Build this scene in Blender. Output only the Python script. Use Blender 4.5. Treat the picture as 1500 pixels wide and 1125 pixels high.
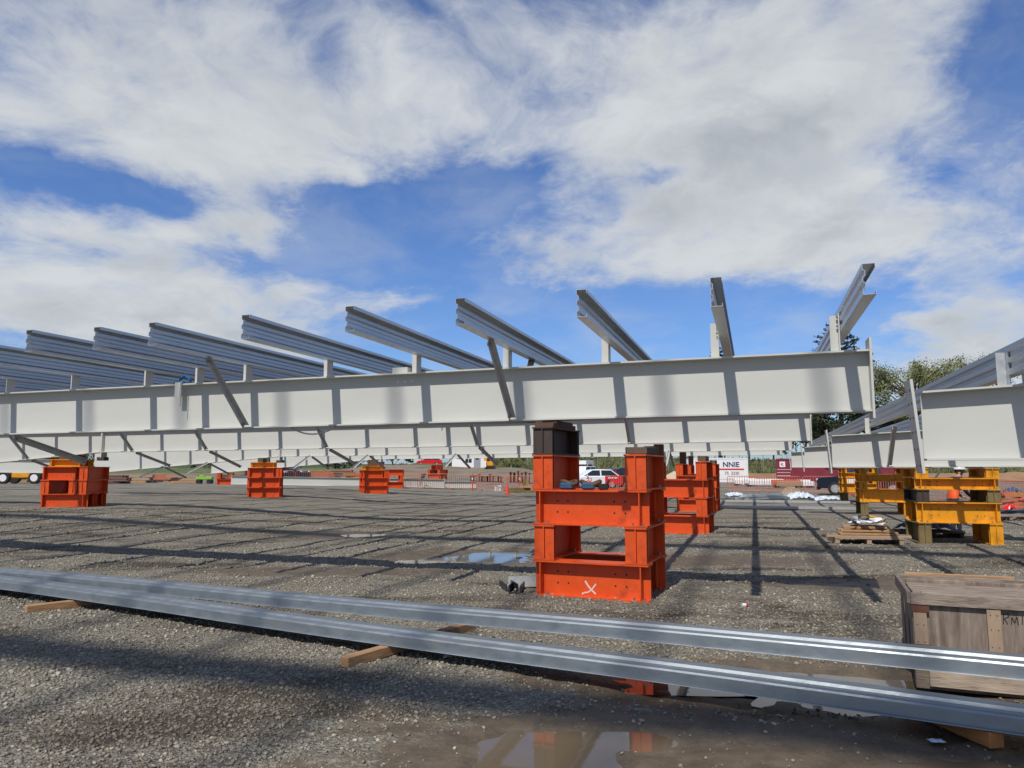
import bpy, bmesh, math, random
import numpy as np
from mathutils import Vector, Matrix

for _o in list(bpy.data.objects):
    bpy.data.objects.remove(_o)
SC = bpy.context.scene
COL = SC.collection
R = math.radians
rng = random.Random(7)
F_PX, CX, CY, HOR = 1083.3, 750.0, 562.5, 686.0
CAM_H = 1.6
PITCH = math.atan((HOR - CY) / F_PX)

# ------------------------------------------------------------------ camera
cam_d = bpy.data.cameras.new('camera'); cam_d.lens = 26.0; cam_d.sensor_width = 36.0
cam_d.clip_start = 0.05; cam_d.clip_end = 6000
cam = bpy.data.objects.new('camera', cam_d); COL.objects.link(cam)
cam.location = (0, 0, CAM_H); cam.rotation_euler = (R(90) + PITCH, 0, 0)
SC.camera = cam

# ------------------------------------------------------------------ light
SUN_EL, SUN_AZ = R(52), R(24)          # light travels towards azimuth 24 deg right of straight ahead
sun_d = bpy.data.lights.new('sun', 'SUN'); sun_d.energy = 4.1; sun_d.angle = R(0.6); sun_d.color = (1.0, 0.955, 0.88)
sun = bpy.data.objects.new('sun', sun_d); COL.objects.link(sun)
_d = Vector((math.sin(SUN_AZ) * math.cos(SUN_EL), math.cos(SUN_AZ) * math.cos(SUN_EL), -math.sin(SUN_EL)))
sun.rotation_euler = _d.to_track_quat('-Z', 'Y').to_euler(); sun.location = (-20, -45, 65)
SC.view_settings.view_transform = 'Standard'; SC.view_settings.look = 'None'
SC.view_settings.exposure = 0.0; SC.view_settings.gamma = 1.0
SC.cycles.max_bounces = 8

def ray(px, py):
    a = (px - CX) / F_PX; b = (CY - py) / F_PX
    c, s = math.cos(PITCH), math.sin(PITCH)
    return Vector((a, c - b * s, s + b * c))
def P(px, py, Y):
    d = ray(px, py); k = Y / d.y
    return Vector((d.x * k, Y, CAM_H + d.z * k))
def G(px, py, z=0.0):
    d = ray(px, py); k = (z - CAM_H) / d.z
    return Vector((d.x * k, d.y * k, z))

# ------------------------------------------------------------------ sky
W = bpy.data.worlds.new('World'); SC.world = W; W.use_nodes = True
def make_sky():
    nt = W.node_tree; N = nt.nodes; L = nt.links; N.clear()
    def n(t, **k):
        x = N.new(t)
        for a, b in k.items(): setattr(x, a, b)
        return x
    def mth(op, a, b=None, c=None, clamp=False):
        x = n('ShaderNodeMath', operation=op, use_clamp=clamp)
        for i, v in enumerate((a, b, c)):
            if v is None: continue
            if isinstance(v, (int, float)): x.inputs[i].default_value = v
            else: L.new(v, x.inputs[i])
        return x.outputs[0]
    def vm(op, a, b):
        x = n('ShaderNodeVectorMath', operation=op)
        for i, v in enumerate((a, b)):
            if isinstance(v, (tuple, list, Vector)): x.inputs[i].default_value = tuple(v)
            else: L.new(v, x.inputs[i])
        return x
    def smooth(v, lo, hi):
        x = n('ShaderNodeMapRange', interpolation_type='SMOOTHSTEP')
        L.new(v, x.inputs[0]); x.inputs[1].default_value = lo; x.inputs[2].default_value = hi
        return x.outputs[0]
    out = n('ShaderNodeOutputWorld'); bg = n('ShaderNodeBackground'); L.new(bg.outputs[0], out.inputs[0])
    bg.inputs['Strength'].default_value = 0.092
    sky = n('ShaderNodeTexSky', sky_type='NISHITA', sun_disc=False)
    sky.sun_elevation = SUN_EL; sky.sun_rotation = R(180) + SUN_AZ
    sky.air_density = 1.0; sky.dust_density = 0.6; sky.ozone_density = 2.0
    tc = n('ShaderNodeTexCoord'); D = tc.outputs['Generated']
    sep = n('ShaderNodeSeparateXYZ'); L.new(D, sep.inputs[0])
    z = mth('MAXIMUM', sep.outputs[2], 0.0)
    den = mth('ADD', z, 0.30)
    comb = n('ShaderNodeCombineXYZ')
    L.new(mth('DIVIDE', sep.outputs[0], den), comb.inputs[0]); L.new(mth('DIVIDE', sep.outputs[1], den), comb.inputs[1])
    az = mth('ARCTAN2', sep.outputs[0], sep.outputs[1]); el = mth('ARCSINE', sep.outputs[2])
    def noise(vec, scale, detail, rough, off, dist=0.0):
        x = n('ShaderNodeTexNoise'); x.inputs['Scale'].default_value = scale; x.inputs['Detail'].default_value = detail
        x.inputs['Roughness'].default_value = rough; x.inputs['Distortion'].default_value = dist
        L.new(vm('ADD', vec, off).outputs[0], x.inputs['Vector'])
        return x
    # bend the cloud layer a little so that edges curl
    w = noise(comb.outputs[0], 1.6, 4, 0.55, (5, 5, 0)).outputs['Color']
    wv = vm('SCALE', vm('SUBTRACT', w, (0.5, 0.5, 0.5)).outputs[0], (0, 0, 0)); wv.inputs['Scale'].default_value = 0.42
    Pv = vm('ADD', comb.outputs[0], wv.outputs[0]).outputs[0]
    waz = mth('ADD', az, mth('MULTIPLY', mth('SUBTRACT', noise(comb.outputs[0], 2.4, 6, 0.6, (1, 9, 0)).outputs[0], 0.5), 0.30))
    wel = mth('ADD', el, mth('MULTIPLY', mth('SUBTRACT', noise(comb.outputs[0], 2.4, 6, 0.6, (7, 2, 0)).outputs[0], 0.5), 0.16))
    acc = None
    for px, py, rx, ry, wt in SKY_BANKS:
        c = ray(px, py).normalized(); a0 = math.atan2(c.x, c.y); e0 = math.asin(c.z)
        u = mth('DIVIDE', mth('SUBTRACT', waz, a0), rx / F_PX); v = mth('DIVIDE', mth('SUBTRACT', wel, e0), ry / F_PX)
        d2 = mth('ADD', mth('MULTIPLY', u, u), mth('MULTIPLY', v, v))
        g = mth('MULTIPLY', mth('EXPONENT', mth('MULTIPLY', d2, -1.0)), wt)
        acc = g if acc is None else mth('ADD', acc, g)
    big = noise(Pv, 2.6, 9, 0.62, (3.1, 1.7, 0)).outputs[0]
    fine = noise(Pv, 9.0, 5, 0.65, (8.0, 2.0, 0)).outputs[0]
    f = mth('ADD', mth('MULTIPLY', mth('SUBTRACT', big, 0.5), SKY_K[0]), mth('MULTIPLY', mth('SUBTRACT', fine, 0.5), SKY_K[1]))
    f = mth('ADD', mth('ADD', f, acc), mth('ADD', mth('MULTIPLY', smooth(sep.outputs[1], 0.35, -0.35), 0.42), SKY_K[2]))
    mask = mth('MULTIPLY', smooth(f, -0.25, 0.60), 0.97)
    veil = mth('MULTIPLY', smooth(noise(Pv, 3.0, 9, 0.6, (0.3, 9.0, 0)).outputs[0], 0.40, 0.75), 0.28)
    mask = mth('MAXIMUM', mask, veil)
    body = smooth(f, 0.25, 1.0)
    up = vm('SCALE', Pv, (0, 0, 0)); up.inputs['Scale'].default_value = 0.955
    big_up = noise(up.outputs[0], 2.6, 7, 0.58, (3.1 + 0.02, 1.7 - 0.03, 0)).outputs[0]
    rel = mth('MULTIPLY', mth('SUBTRACT', big_up, big), 1.5)
    sh = mth('ADD', mth('ADD', mth('MULTIPLY', noise(Pv, 2.0, 5, 0.55, (3.32, 1.60, 0.35)).outputs[0], 0.75), 0.125), rel)
    shade = mth('MULTIPLY', smooth(sh, 0.16, 0.78), mth('ADD', mth('MULTIPLY', body, 0.72), 0.22), clamp=True)
    ramp = n('ShaderNodeMix', data_type='RGBA')
    ramp.inputs[6].default_value = CLOUD_A; ramp.inputs[7].default_value = CLOUD_B
    L.new(shade, ramp.inputs[0])
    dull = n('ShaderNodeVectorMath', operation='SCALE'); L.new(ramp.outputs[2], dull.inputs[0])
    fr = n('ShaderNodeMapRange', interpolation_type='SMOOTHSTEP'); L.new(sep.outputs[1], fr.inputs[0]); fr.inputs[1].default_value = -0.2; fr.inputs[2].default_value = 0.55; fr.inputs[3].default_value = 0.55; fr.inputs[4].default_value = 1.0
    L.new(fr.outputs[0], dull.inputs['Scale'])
    tint = n('ShaderNodeMix', data_type='RGBA', blend_type='MULTIPLY'); tint.inputs[0].default_value = 1.0
    L.new(sky.outputs[0], tint.inputs[6]); tint.inputs[7].default_value = SKY_TINT
    mix = n('ShaderNodeMix', data_type='RGBA')
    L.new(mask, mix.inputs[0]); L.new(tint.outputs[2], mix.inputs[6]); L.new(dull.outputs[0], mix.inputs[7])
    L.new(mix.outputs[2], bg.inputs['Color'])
SKY_TINT = (0.74, 0.98, 1.40, 1)
CLOUD_A = (7.2, 7.5, 7.75, 1); CLOUD_B = (3.3, 3.7, 4.25, 1)
SKY_K = (2.3, 0.45, -0.23)
# cloud banks and gaps: aimed at picture columns and rows but kept as azimuth and elevation: x, y, half width, half height, weight
SKY_BANKS = [(150, 110, 330, 170, 0.70), (430, 200, 190, 80, 0.45), (50, 340, 160, 60, 0.25), (380, 330, 110, 45, 0.55), (90, 440, 220, 60, 0.60), (330, 430, 160, 50, 0.40), (600, 445, 100, 22, 0.40), (150, 500, 260, 50, 0.45), (560, 385, 70, 20, 0.25),
             (800, 385, 110, 45, 0.55), (690, 220, 100, 60, 0.30), (900, 90, 260, 140, 0.65), (1200, 190, 310, 180, 0.65), (1000, 300, 170, 70, 0.40), (1190, 360, 190, 55, 0.45), (1430, 480, 130, 80, 0.60), (1330, 545, 150, 50, 0.3), (560, 60, 150, 90, 0.30),
             (600, 310, 140, 60, -0.75), (480, 300, 100, 35, -0.40), (200, 285, 120, 32, -0.55), (100, 265, 90, 25, -0.3), (620, 250, 55, 60, -0.3), (480, 75, 50, 40, -0.25), (760, 265, 50, 40, -0.35), (970, 240, 60, 20, -0.55), (1000, 465, 270, 45, -0.65), (700, 485, 180, 45, -0.45),
             (1460, 70, 70, 60, -0.6), (1370, 270, 40, 25, -0.4), (1310, 440, 60, 50, -0.5), (480, 395, 150, 22, -0.35), (720, 440, 60, 30, -0.3)]
make_sky()

# ------------------------------------------------------------------ materials
MATS = {}
def pmat(name, col, rough=0.6, metal=0.0, var=0.0, vscale=4.0, bump=0.0, bscale=40.0, dirt=None, dscale=1.5, dlo=0.5, dhi=0.75, ior=1.45, stretch=None, spec=None, scuff=None):
    if name in MATS: return MATS[name]
    m = bpy.data.materials.new(name); m.use_nodes = True; MATS[name] = m
    nt = m.node_tree; b = nt.nodes['Principled BSDF']; L = nt.links
    b.inputs['Roughness'].default_value = rough; b.inputs['Metallic'].default_value = metal; b.inputs['IOR'].default_value = ior
    if spec is not None: b.inputs['Specular IOR Level'].default_value = spec
    b.inputs['Base Color'].default_value = (*col, 1)
    tc = nt.nodes.new('ShaderNodeTexCoord'); vec = tc.outputs['Object']
    if stretch:
        mp = nt.nodes.new('ShaderNodeMapping'); mp.inputs['Scale'].default_value = stretch; L.new(vec, mp.inputs[0]); vec = mp.outputs[0]
    cur = None
    if var > 0:
        nz = nt.nodes.new('ShaderNodeTexNoise'); nz.inputs['Scale'].default_value = vscale; nz.inputs['Detail'].default_value = 6; nz.inputs['Roughness'].default_value = 0.6
        L.new(vec, nz.inputs['Vector'])
        mr = nt.nodes.new('ShaderNodeMapRange'); mr.inputs[1].default_value = 0.25; mr.inputs[2].default_value = 0.75
        mr.inputs[3].default_value = 1 - var; mr.inputs[4].default_value = 1 + var; L.new(nz.outputs[0], mr.inputs[0])
        vm = nt.nodes.new('ShaderNodeVectorMath'); vm.operation = 'SCALE'; vm.inputs[0].default_value = col; L.new(mr.outputs[0], vm.inputs['Scale'])
        cur = vm.outputs[0]
        mr2 = nt.nodes.new('ShaderNodeMapRange'); mr2.inputs[1].default_value = 0.3; mr2.inputs[2].default_value = 0.7
        mr2.inputs[3].default_value = max(0.02, rough - 0.1); mr2.inputs[4].default_value = min(1, rough + 0.12); L.new(nz.outputs[0], mr2.inputs[0]); L.new(mr2.outputs[0], b.inputs['Roughness'])
    if dirt:
        nz = nt.nodes.new('ShaderNodeTexNoise'); nz.inputs['Scale'].default_value = dscale; nz.inputs['Detail'].default_value = 9; nz.inputs['Roughness'].default_value = 0.68
        L.new(vec, nz.inputs['Vector'])
        mr = nt.nodes.new('ShaderNodeMapRange'); mr.inputs[1].default_value = dlo; mr.inputs[2].default_value = dhi; L.new(nz.outputs[0], mr.inputs[0])
        mx = nt.nodes.new('ShaderNodeMix'); mx.data_type = 'RGBA'; L.new(mr.outputs[0], mx.inputs[0])
        if cur is not None: L.new(cur, mx.inputs[6])
        else: mx.inputs[6].default_value = (*col, 1)
        mx.inputs[7].default_value = (*dirt, 1); cur = mx.outputs[2]
    if scuff:
        sc_col, sc_scale, lo_, hi_ = scuff
        mp2 = nt.nodes.new('ShaderNodeMapping'); mp2.inputs['Scale'].default_value = (1.0, 1.0, 0.45); mp2.inputs['Location'].default_value = (3.3, 1.1, 7.7); L.new(tc.outputs['Object'], mp2.inputs[0])
        nz = nt.nodes.new('ShaderNodeTexNoise'); nz.inputs['Scale'].default_value = sc_scale; nz.inputs['Detail'].default_value = 10; nz.inputs['Roughness'].default_value = 0.78; L.new(mp2.outputs[0], nz.inputs['Vector'])
        mr = nt.nodes.new('ShaderNodeMapRange'); mr.inputs[1].default_value = lo_; mr.inputs[2].default_value = hi_; mr.inputs[4].default_value = 0.85; L.new(nz.outputs[0], mr.inputs[0])
        mx = nt.nodes.new('ShaderNodeMix'); mx.data_type = 'RGBA'; L.new(mr.outputs[0], mx.inputs[0])
        if cur is not None: L.new(cur, mx.inputs[6])
        else: mx.inputs[6].default_value = (*col, 1)
        mx.inputs[7].default_value = (*sc_col, 1); cur = mx.outputs[2]
    if cur is not None: L.new(cur, b.inputs['Base Color'])
    if bump > 0:
        nz = nt.nodes.new('ShaderNodeTexNoise'); nz.inputs['Scale'].default_value = bscale; nz.inputs['Detail'].default_value = 5
        L.new(vec, nz.inputs['Vector'])
        bp = nt.nodes.new('ShaderNodeBump'); bp.inputs['Strength'].default_value = bump; bp.inputs['Distance'].default_value = 0.01
        L.new(nz.outputs[0], bp.inputs['Height']); L.new(bp.outputs[0], b.inputs['Normal'])
    return m
M_WHITE = pmat('white_paint', (0.54, 0.54, 0.505), 0.45, var=0.035, vscale=1.2, dirt=(0.52, 0.50, 0.44), dscale=2.2, dlo=0.58, dhi=0.80, stretch=(0.6, 1, 2.0), scuff=(0.30, 0.27, 0.22) and ((0.33, 0.30, 0.25), 3.5, 0.66, 0.74))
M_OR = pmat('orange_paint', (0.64, 0.080, 0.012), 0.45, var=0.13, vscale=3, dirt=(0.33, 0.052, 0.018), dscale=4, dlo=0.52, dhi=0.75, bump=0.06, scuff=((0.24, 0.13, 0.09), 5.0, 0.64, 0.70))
M_YE = pmat('yellow_paint', (0.72, 0.31, 0.012), 0.45, var=0.10, vscale=3, dirt=(0.34, 0.14, 0.02), dscale=5, dlo=0.5, dhi=0.75, bump=0.06, scuff=((0.16, 0.10, 0.06), 5.0, 0.62, 0.69))
M_GALV = pmat('galvanised_steel', (0.58, 0.60, 0.61), 0.40, metal=0.62, var=0.08, vscale=14)
M_GALV2 = pmat('dull_galvanised_steel', (0.50, 0.51, 0.51), 0.5, metal=0.25, var=0.15, vscale=10)
M_RUST = pmat('rusty_steel', (0.12, 0.055, 0.036), 0.75, var=0.3, vscale=6, dirt=(0.05, 0.03, 0.026), dscale=4, bump=0.2)
M_DKSTEEL = pmat('dark_primed_steel', (0.055, 0.038, 0.032), 0.6, var=0.25, vscale=5, dirt=(0.19, 0.17, 0.16), dscale=5, dlo=0.6, dhi=0.8, stretch=(1, 1, 0.15))
M_HOLE = pmat('bolt_hole_dark', (0.02, 0.015, 0.012), 0.9)
M_BOLT = pmat('bolt_zinc', (0.30, 0.29, 0.27), 0.45, metal=0.7)
M_TIMB = pmat('fresh_timber', (0.40, 0.23, 0.11), 0.75, var=0.25, vscale=5, stretch=(1, 9, 9), dirt=(0.20, 0.11, 0.06), dscale=3, bump=0.25, bscale=18)
M_TIMB2 = pmat('orange_timber', (0.46, 0.19, 0.06), 0.7, var=0.2, vscale=5, stretch=(1, 9, 9), dirt=(0.25, 0.10, 0.04), dscale=3, bump=0.25, bscale=18)
M_TGREY = pmat('weathered_timber', (0.27, 0.215, 0.17), 0.85, var=0.35, vscale=4, stretch=(1.2, 8, 8), dirt=(0.10, 0.07, 0.05), dscale=3, dlo=0.48, dhi=0.70, bump=0.6, bscale=14)
M_TGREYV = pmat('weathered_plywood', (0.25, 0.195, 0.155), 0.85, var=0.40, vscale=3, stretch=(7, 7, 0.9), dirt=(0.11, 0.08, 0.06), dscale=2.5, dlo=0.46, dhi=0.70, bump=0.5, bscale=12)
M_TPALE = pmat('pale_batten_timber', (0.36, 0.26, 0.175), 0.8, var=0.3, vscale=4, stretch=(6, 6, 1), dirt=(0.2, 0.13, 0.08), dscale=4, bump=0.3, bscale=16)
M_TDK = pmat('dark_packing_timber', (0.12, 0.085, 0.06), 0.85, var=0.35, vscale=5, bump=0.3, bscale=20)
M_TOLIVE = pmat('olive_packing_timber', (0.17, 0.125, 0.052), 0.8, var=0.35, vscale=5, bump=0.3, bscale=20)
M_STRAP = pmat('rust_strap', (0.13, 0.05, 0.03), 0.8, var=0.3, vscale=12)
M_BLACK = pmat('black_rubber', (0.018, 0.018, 0.018), 0.75)
M_GLASS = pmat('dark_glass', (0.02, 0.025, 0.03), 0.06, spec=0.8)
M_CWHITE = pmat('car_white', (0.78, 0.78, 0.78), 0.25)
M_CRED = pmat('car_red', (0.62, 0.016, 0.022), 0.28)
M_CDARK = pmat('car_black', (0.02, 0.022, 0.03), 0.22)
M_CNAVY = pmat('car_navy', (0.012, 0.016, 0.03), 0.25)
M_RIM = pmat('wheel_rim', (0.5, 0.5, 0.5), 0.35, metal=0.7)
M_LAMPR = pmat('red_lens', (0.45, 0.01, 0.01), 0.2)
M_LAMPW = pmat('clear_lens', (0.75, 0.75, 0.75), 0.15)
M_PLASTW = pmat('white_plastic', (0.72, 0.73, 0.74), 0.4, var=0.08, vscale=6)
M_PLBLUE = pmat('blue_white_plastic_film', (0.55, 0.62, 0.70), 0.3, var=0.2, vscale=6)
M_BARO = pmat('orange_barrier_paint', (0.55, 0.14, 0.075), 0.5, var=0.15, vscale=4)
M_BARG = pmat('grey_barrier_bar', (0.23, 0.14, 0.11), 0.5, var=0.2, vscale=4)
M_SHED = pmat('shed_white', (0.78, 0.78, 0.77), 0.5, var=0.03, vscale=1)
M_NAVY = pmat('navy_letter', (0.012, 0.025, 0.11), 0.5)
M_MAROON = pmat('maroon_container', (0.20, 0.028, 0.045), 0.55, var=0.15, vscale=1.2)
M_BLUE = pmat('blue_webbing', (0.01, 0.10, 0.30), 0.7, var=0.2, vscale=20)
M_BROWNLEA = pmat('brown_leather', (0.09, 0.05, 0.03), 0.65, var=0.3, vscale=20)
M_BLUEDEN = pmat('blue_canvas', (0.03, 0.08, 0.16), 0.8, var=0.3, vscale=20)
M_SPRAY = pmat('white_spray_paint', (0.66, 0.52, 0.47), 0.6)
M_INK = pmat('black_marker', (0.015, 0.015, 0.02), 0.6)
M_CONE = pmat('cone_orange', (0.65, 0.07, 0.03), 0.5)
M_DKPLAST = pmat('dark_plastic_sheet', (0.03, 0.03, 0.04), 0.35, var=0.3, vscale=8)
M_LIME = pmat('lime_green_paint', (0.24, 0.46, 0.06), 0.45)
M_SAND = pmat('sand', (0.50, 0.40, 0.28), 0.95, var=0.2, vscale=3, bump=0.4, bscale=8)
M_SKIN = pmat('skin', (0.45, 0.26, 0.18), 0.6)
M_HIVIS = pmat('orange_hi_vis', (0.85, 0.12, 0.03), 0.7)
M_NAVYC = pmat('navy_cloth', (0.015, 0.02, 0.05), 0.85)
M_DKCLOTH = pmat('dark_trousers', (0.03, 0.035, 0.05), 0.9)
M_BOOT = pmat('boots', (0.02, 0.03, 0.045), 0.7)

# ------------------------------------------------------------------ mesh helpers
class MB:
    def __init__(s): s.v = []; s.f = []; s.mi = []; s.mats = []
    def _m(s, m):
        if m not in s.mats: s.mats.append(m)
        return s.mats.index(m)
    def add(s, vs, fs, m, T=None):
        o = len(s.v); k = s._m(m)
        for p in vs:
            p = Vector(p)
            if T is not None: p = T @ p
            s.v.append(tuple(p))
        for f in fs: s.f.append(tuple(i + o for i in f)); s.mi.append(k)
    def box(s, c, d, m, T=None, rz=0.0, ry=0.0, rx=0.0):
        x, y, z = d[0] / 2, d[1] / 2, d[2] / 2
        vs = [(a, b, e) for a in (-x, x) for b in (-y, y) for e in (-z, z)]
        fs = [(0, 1, 3, 2), (4, 6, 7, 5), (0, 4, 5, 1), (2, 3, 7, 6), (0, 2, 6, 4), (1, 5, 7, 3)]
        M = Matrix.Translation(c) @ Matrix.Rotation(rz, 4, 'Z') @ Matrix.Rotation(ry, 4, 'Y') @ Matrix.Rotation(rx, 4, 'X')
        s.add(vs, fs, m, M if T is None else T @ M)
    def prism(s, prof, x0, x1, m, T=None, f=None):
        # profile in (y, z), swept along x; f(x) -> (dy, dz) offset / or per-end scale
        n = len(prof); vs = []
        for x in (x0, x1):
            for (y, z) in prof: vs.append((x, y, z))
        fs = [tuple(range(n - 1, -1, -1)), tuple(range(n, 2 * n))]
        fs += [(i, (i + 1) % n, n + (i + 1) % n, n + i) for i in range(n)]
        s.add(vs, fs, m, T)
    def cyl(s, a, b, r0, m, r1=None, n=12, caps=True, T=None):
        a = Vector(a); b = Vector(b); r1 = r0 if r1 is None else r1
        d = (b - a).normalized(); t = d.orthogonal().normalized(); w = d.cross(t)
        vs = []
        for p, r in ((a, r0), (b, r1)):
            for i in range(n):
                q = 2 * math.pi * i / n; vs.append(p + t * (r * math.cos(q)) + w * (r * math.sin(q)))
        fs = [(i, (i + 1) % n, n + (i + 1) % n, n + i) for i in range(n)]
        if caps: fs += [tuple(range(n - 1, -1, -1)), tuple(range(n, 2 * n))]
        s.add(vs, fs, m, T)
    def tube(s, pts, r, m, n=8, T=None):
        pts = [Vector(p) for p in pts]; rs = r if isinstance(r, (list, tuple)) else [r] * len(pts)
        vs = []; t = None
        for i, p in enumerate(pts):
            d = (pts[min(i + 1, len(pts) - 1)] - pts[max(i - 1, 0)]).normalized()
            t = d.orthogonal().normalized() if t is None else (t - d * t.dot(d)).normalized()
            w = d.cross(t)
            for j in range(n):
                q = 2 * math.pi * j / n; vs.append(p + t * (rs[i] * math.cos(q)) + w * (rs[i] * math.sin(q)))
        fs = [(i * n + j, i * n + (j + 1) % n, (i + 1) * n + (j + 1) % n, (i + 1) * n + j) for i in range(len(pts) - 1) for j in range(n)]
        fs += [tuple(range(n - 1, -1, -1)), tuple(range((len(pts) - 1) * n, len(pts) * n))]
        s.add(vs, fs, m, T)
    def build(s, name, parent=None, smooth=False, bevel=0.0, loc=None, rot=None):
        me = bpy.data.meshes.new(name); me.from_pydata(s.v, [], s.f)
        for m in s.mats: me.materials.append(m)
        me.polygons.foreach_set('material_index', s.mi)
        if smooth: me.polygons.foreach_set('use_smooth', [True] * len(s.f))
        bm = bmesh.new(); bm.from_mesh(me); bmesh.ops.recalc_face_normals(bm, faces=bm.faces)
        if bevel > 0:
            es = [e for e in bm.edges if len(e.link_faces) == 2 and e.calc_face_angle(0) > 0.6]
            bmesh.ops.bevel(bm, geom=es, offset=bevel, segments=1, affect='EDGES', clamp_overlap=True)
        bm.to_mesh(me); bm.free()
        o = bpy.data.objects.new(name, me); COL.objects.link(o)
        if parent is not None: o.parent = parent
        if loc is not None: o.location = loc
        if rot is not None: o.rotation_euler = rot
        return o

def tag(o, label=None, cat=None, group=None, kind=None):
    if label: o['label'] = label
    if cat: o['category'] = cat
    if group: o['group'] = group
    if kind: o['kind'] = kind
    return o
def empty(name, loc, rz=0.0, label=None, cat=None, group=None, rot=None):
    o = bpy.data.objects.new(name, None); COL.objects.link(o)
    o.location = loc; o.rotation_euler = rot if rot else (0, 0, rz); o.empty_display_size = 0.2
    return tag(o, label, cat, group)
KIDS = {}
def copy_tree(o, parent=None):
    c = o.copy(); COL.objects.link(c); c.parent = parent
    for ch in list(o.children): copy_tree(ch, c)
    return c
ORD = ['first', 'second', 'third', 'fourth', 'fifth', 'sixth', 'seventh', 'eighth', 'ninth', 'tenth', 'eleventh', 'twelfth', 'thirteenth', 'fourteenth', 'fifteenth', 'sixteenth', 'seventeenth', 'eighteenth', 'nineteenth', 'twentieth', 'twenty-first', 'twenty-second', 'twenty-third', 'twenty-fourth', 'twenty-fifth', 'twenty-sixth']

PHI = R(18.0); CP, SP = math.cos(PHI), math.sin(PHI)
def UV(u, v, z=0.0): return Vector((CP * u + SP * v, -SP * u + CP * v, z))
def t_on_line(px, u0, v0):
    # distance t to the left of (u0, v0) along the beam line where the picture column is px (at about mid height)
    k = (px - CX) / F_PX * math.cos(PITCH)
    e = UV(u0, v0)
    return (e.x - k * e.y) / (CP + k * SP)

# ------------------------------------------------------------------ terrain
def S(t): 
    t = np.clip(t, 0, 1); return t * t * (3 - 2 * t)
def terrain(x, y):
    x = np.asarray(x, float); y = np.asarray(y, float)
    z = 0.33 * S((-x - 3) / 10) * S((y - 12) / 12)
    lft = S((8 - x) / 8) * S((x + 26) / 10)
    z = z + lft * (0.55 * S((y - 55) / 22) + 1.15 * S((y - 82) / 8)) * 1.0
    z = z + (1 - lft) * 0.5 * S((y - 80) / 20)
    z = z + 3.0 * S((y - 150) / 250)
    return z
_rs = np.random.RandomState(3)
def vnoise(x, y, seed):
    # smooth value noise
    r = np.random.RandomState(seed).rand(257, 257)
    xi = np.floor(x).astype(int); yi = np.floor(y).astype(int)
    fx = x - xi; fy = y - yi; fx = fx * fx * (3 - 2 * fx); fy = fy * fy * (3 - 2 * fy)
    a = r[xi % 256, yi % 256]; b = r[(xi + 1) % 256, yi % 256]; c = r[xi % 256, (yi + 1) % 256]; d = r[(xi + 1) % 256, (yi + 1) % 256]
    return (a * (1 - fx) + b * fx) * (1 - fy) + (c * (1 - fx) + d * fx) * fy - 0.5
# puddle hollows: x, y, radius x, radius y, depth, turn
HOLLOWS = [(0.15, 4.45, 0.55, 0.50, 0.060, -0.2), (0.80, 4.65, 0.35, 0.20, 0.040, -0.3), (2.6, 3.95, 0.8, 0.32, 0.055, -0.4), (2.1, 5.75, 1.1, 0.34, 0.085, -0.30),
           (-0.55, 13.7, 1.25, 0.9, 0.055, -0.2), (-1.6, 13.3, 0.6, 0.35, 0.04, 0), (-3.75, 18.3, 0.7, 0.5, 0.05, 0), (-5.0, 17.6, 0.5, 0.3, 0.035, 0), (0.1, 14.6, 0.9, 0.4, 0.04, 0)]
def hollow(x, y):
    h = np.zeros_like(np.asarray(x, float))
    for (a, b, rx, ry, dp, t) in HOLLOWS:
        c, s = math.cos(t), math.sin(t); dx = x - a; dy = y - b
        q = ((c * dx + s * dy) / rx) ** 2 + ((-s * dx + c * dy) / ry) ** 2
        h = h + dp * np.exp(-q * 1.1)
    return h
def ground_z(x, y):
    x = np.asarray(x, float); y = np.asarray(y, float)
    near = 1 - S((np.hypot(x, y) - 14) / 10)
    n = 0.030 * vnoise(x * 1.1 + 40, y * 1.1 + 9, 1) + 0.022 * vnoise(x * 3.1 + 11, y * 3.1 + 70, 2) + near * 0.018 * vnoise(x * 8 + 5, y * 8 + 3, 4)
    fl = 1 - S((hollow(x, y) - 0.004) / 0.03) * 0.25
    return terrain(x, y) + n * fl - hollow(x, y)
def gz1(x, y): return float(terrain(np.array([x]), np.array([y]))[0])

def axis(dense0, dense1, step, far0, far1, grow=1.16):
    a = list(np.arange(dense0, dense1 + 1e-6, step)); s = step; x = a[-1]
    while x < far1: s *= grow; x += s; a.append(x)
    s = step; x = a[0]; pre = []
    while x > far0: s *= grow; x -= s; pre.append(x)
    return np.array(pre[::-1] + a)
def make_ground():
    xs = axis(-8, 7, 0.045, -2500, 2500, 1.09); ys = axis(2.6, 11, 0.04, -400, 4500, 1.022)
    Xg, Yg = np.meshgrid(xs, ys); Z = ground_z(Xg, Yg)
    nx, ny = len(xs), len(ys)
    co = np.stack([Xg, Yg, Z], -1).reshape(-1, 3)
    i = np.arange(nx * ny).reshape(ny, nx)
    q = np.stack([i[:-1, :-1], i[:-1, 1:], i[1:, 1:], i[1:, :-1]], -1).reshape(-1, 4)
    me = bpy.data.meshes.new('ground'); me.vertices.add(len(co)); me.vertices.foreach_set('co', co.ravel())
    me.loops.add(q.size); me.loops.foreach_set('vertex_index', q.ravel().astype(np.int32))
    me.polygons.add(len(q)); me.polygons.foreach_set('loop_start', np.arange(0, q.size, 4, dtype=np.int32)); me.polygons.foreach_set('loop_total', np.full(len(q), 4, dtype=np.int32))
    me.polygons.foreach_set('use_smooth', np.ones(len(q), bool))
    me.update(); me.validate()
    o = bpy.data.objects.new('ground', me); COL.objects.link(o); o['kind'] = 'structure'
    return o

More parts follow.
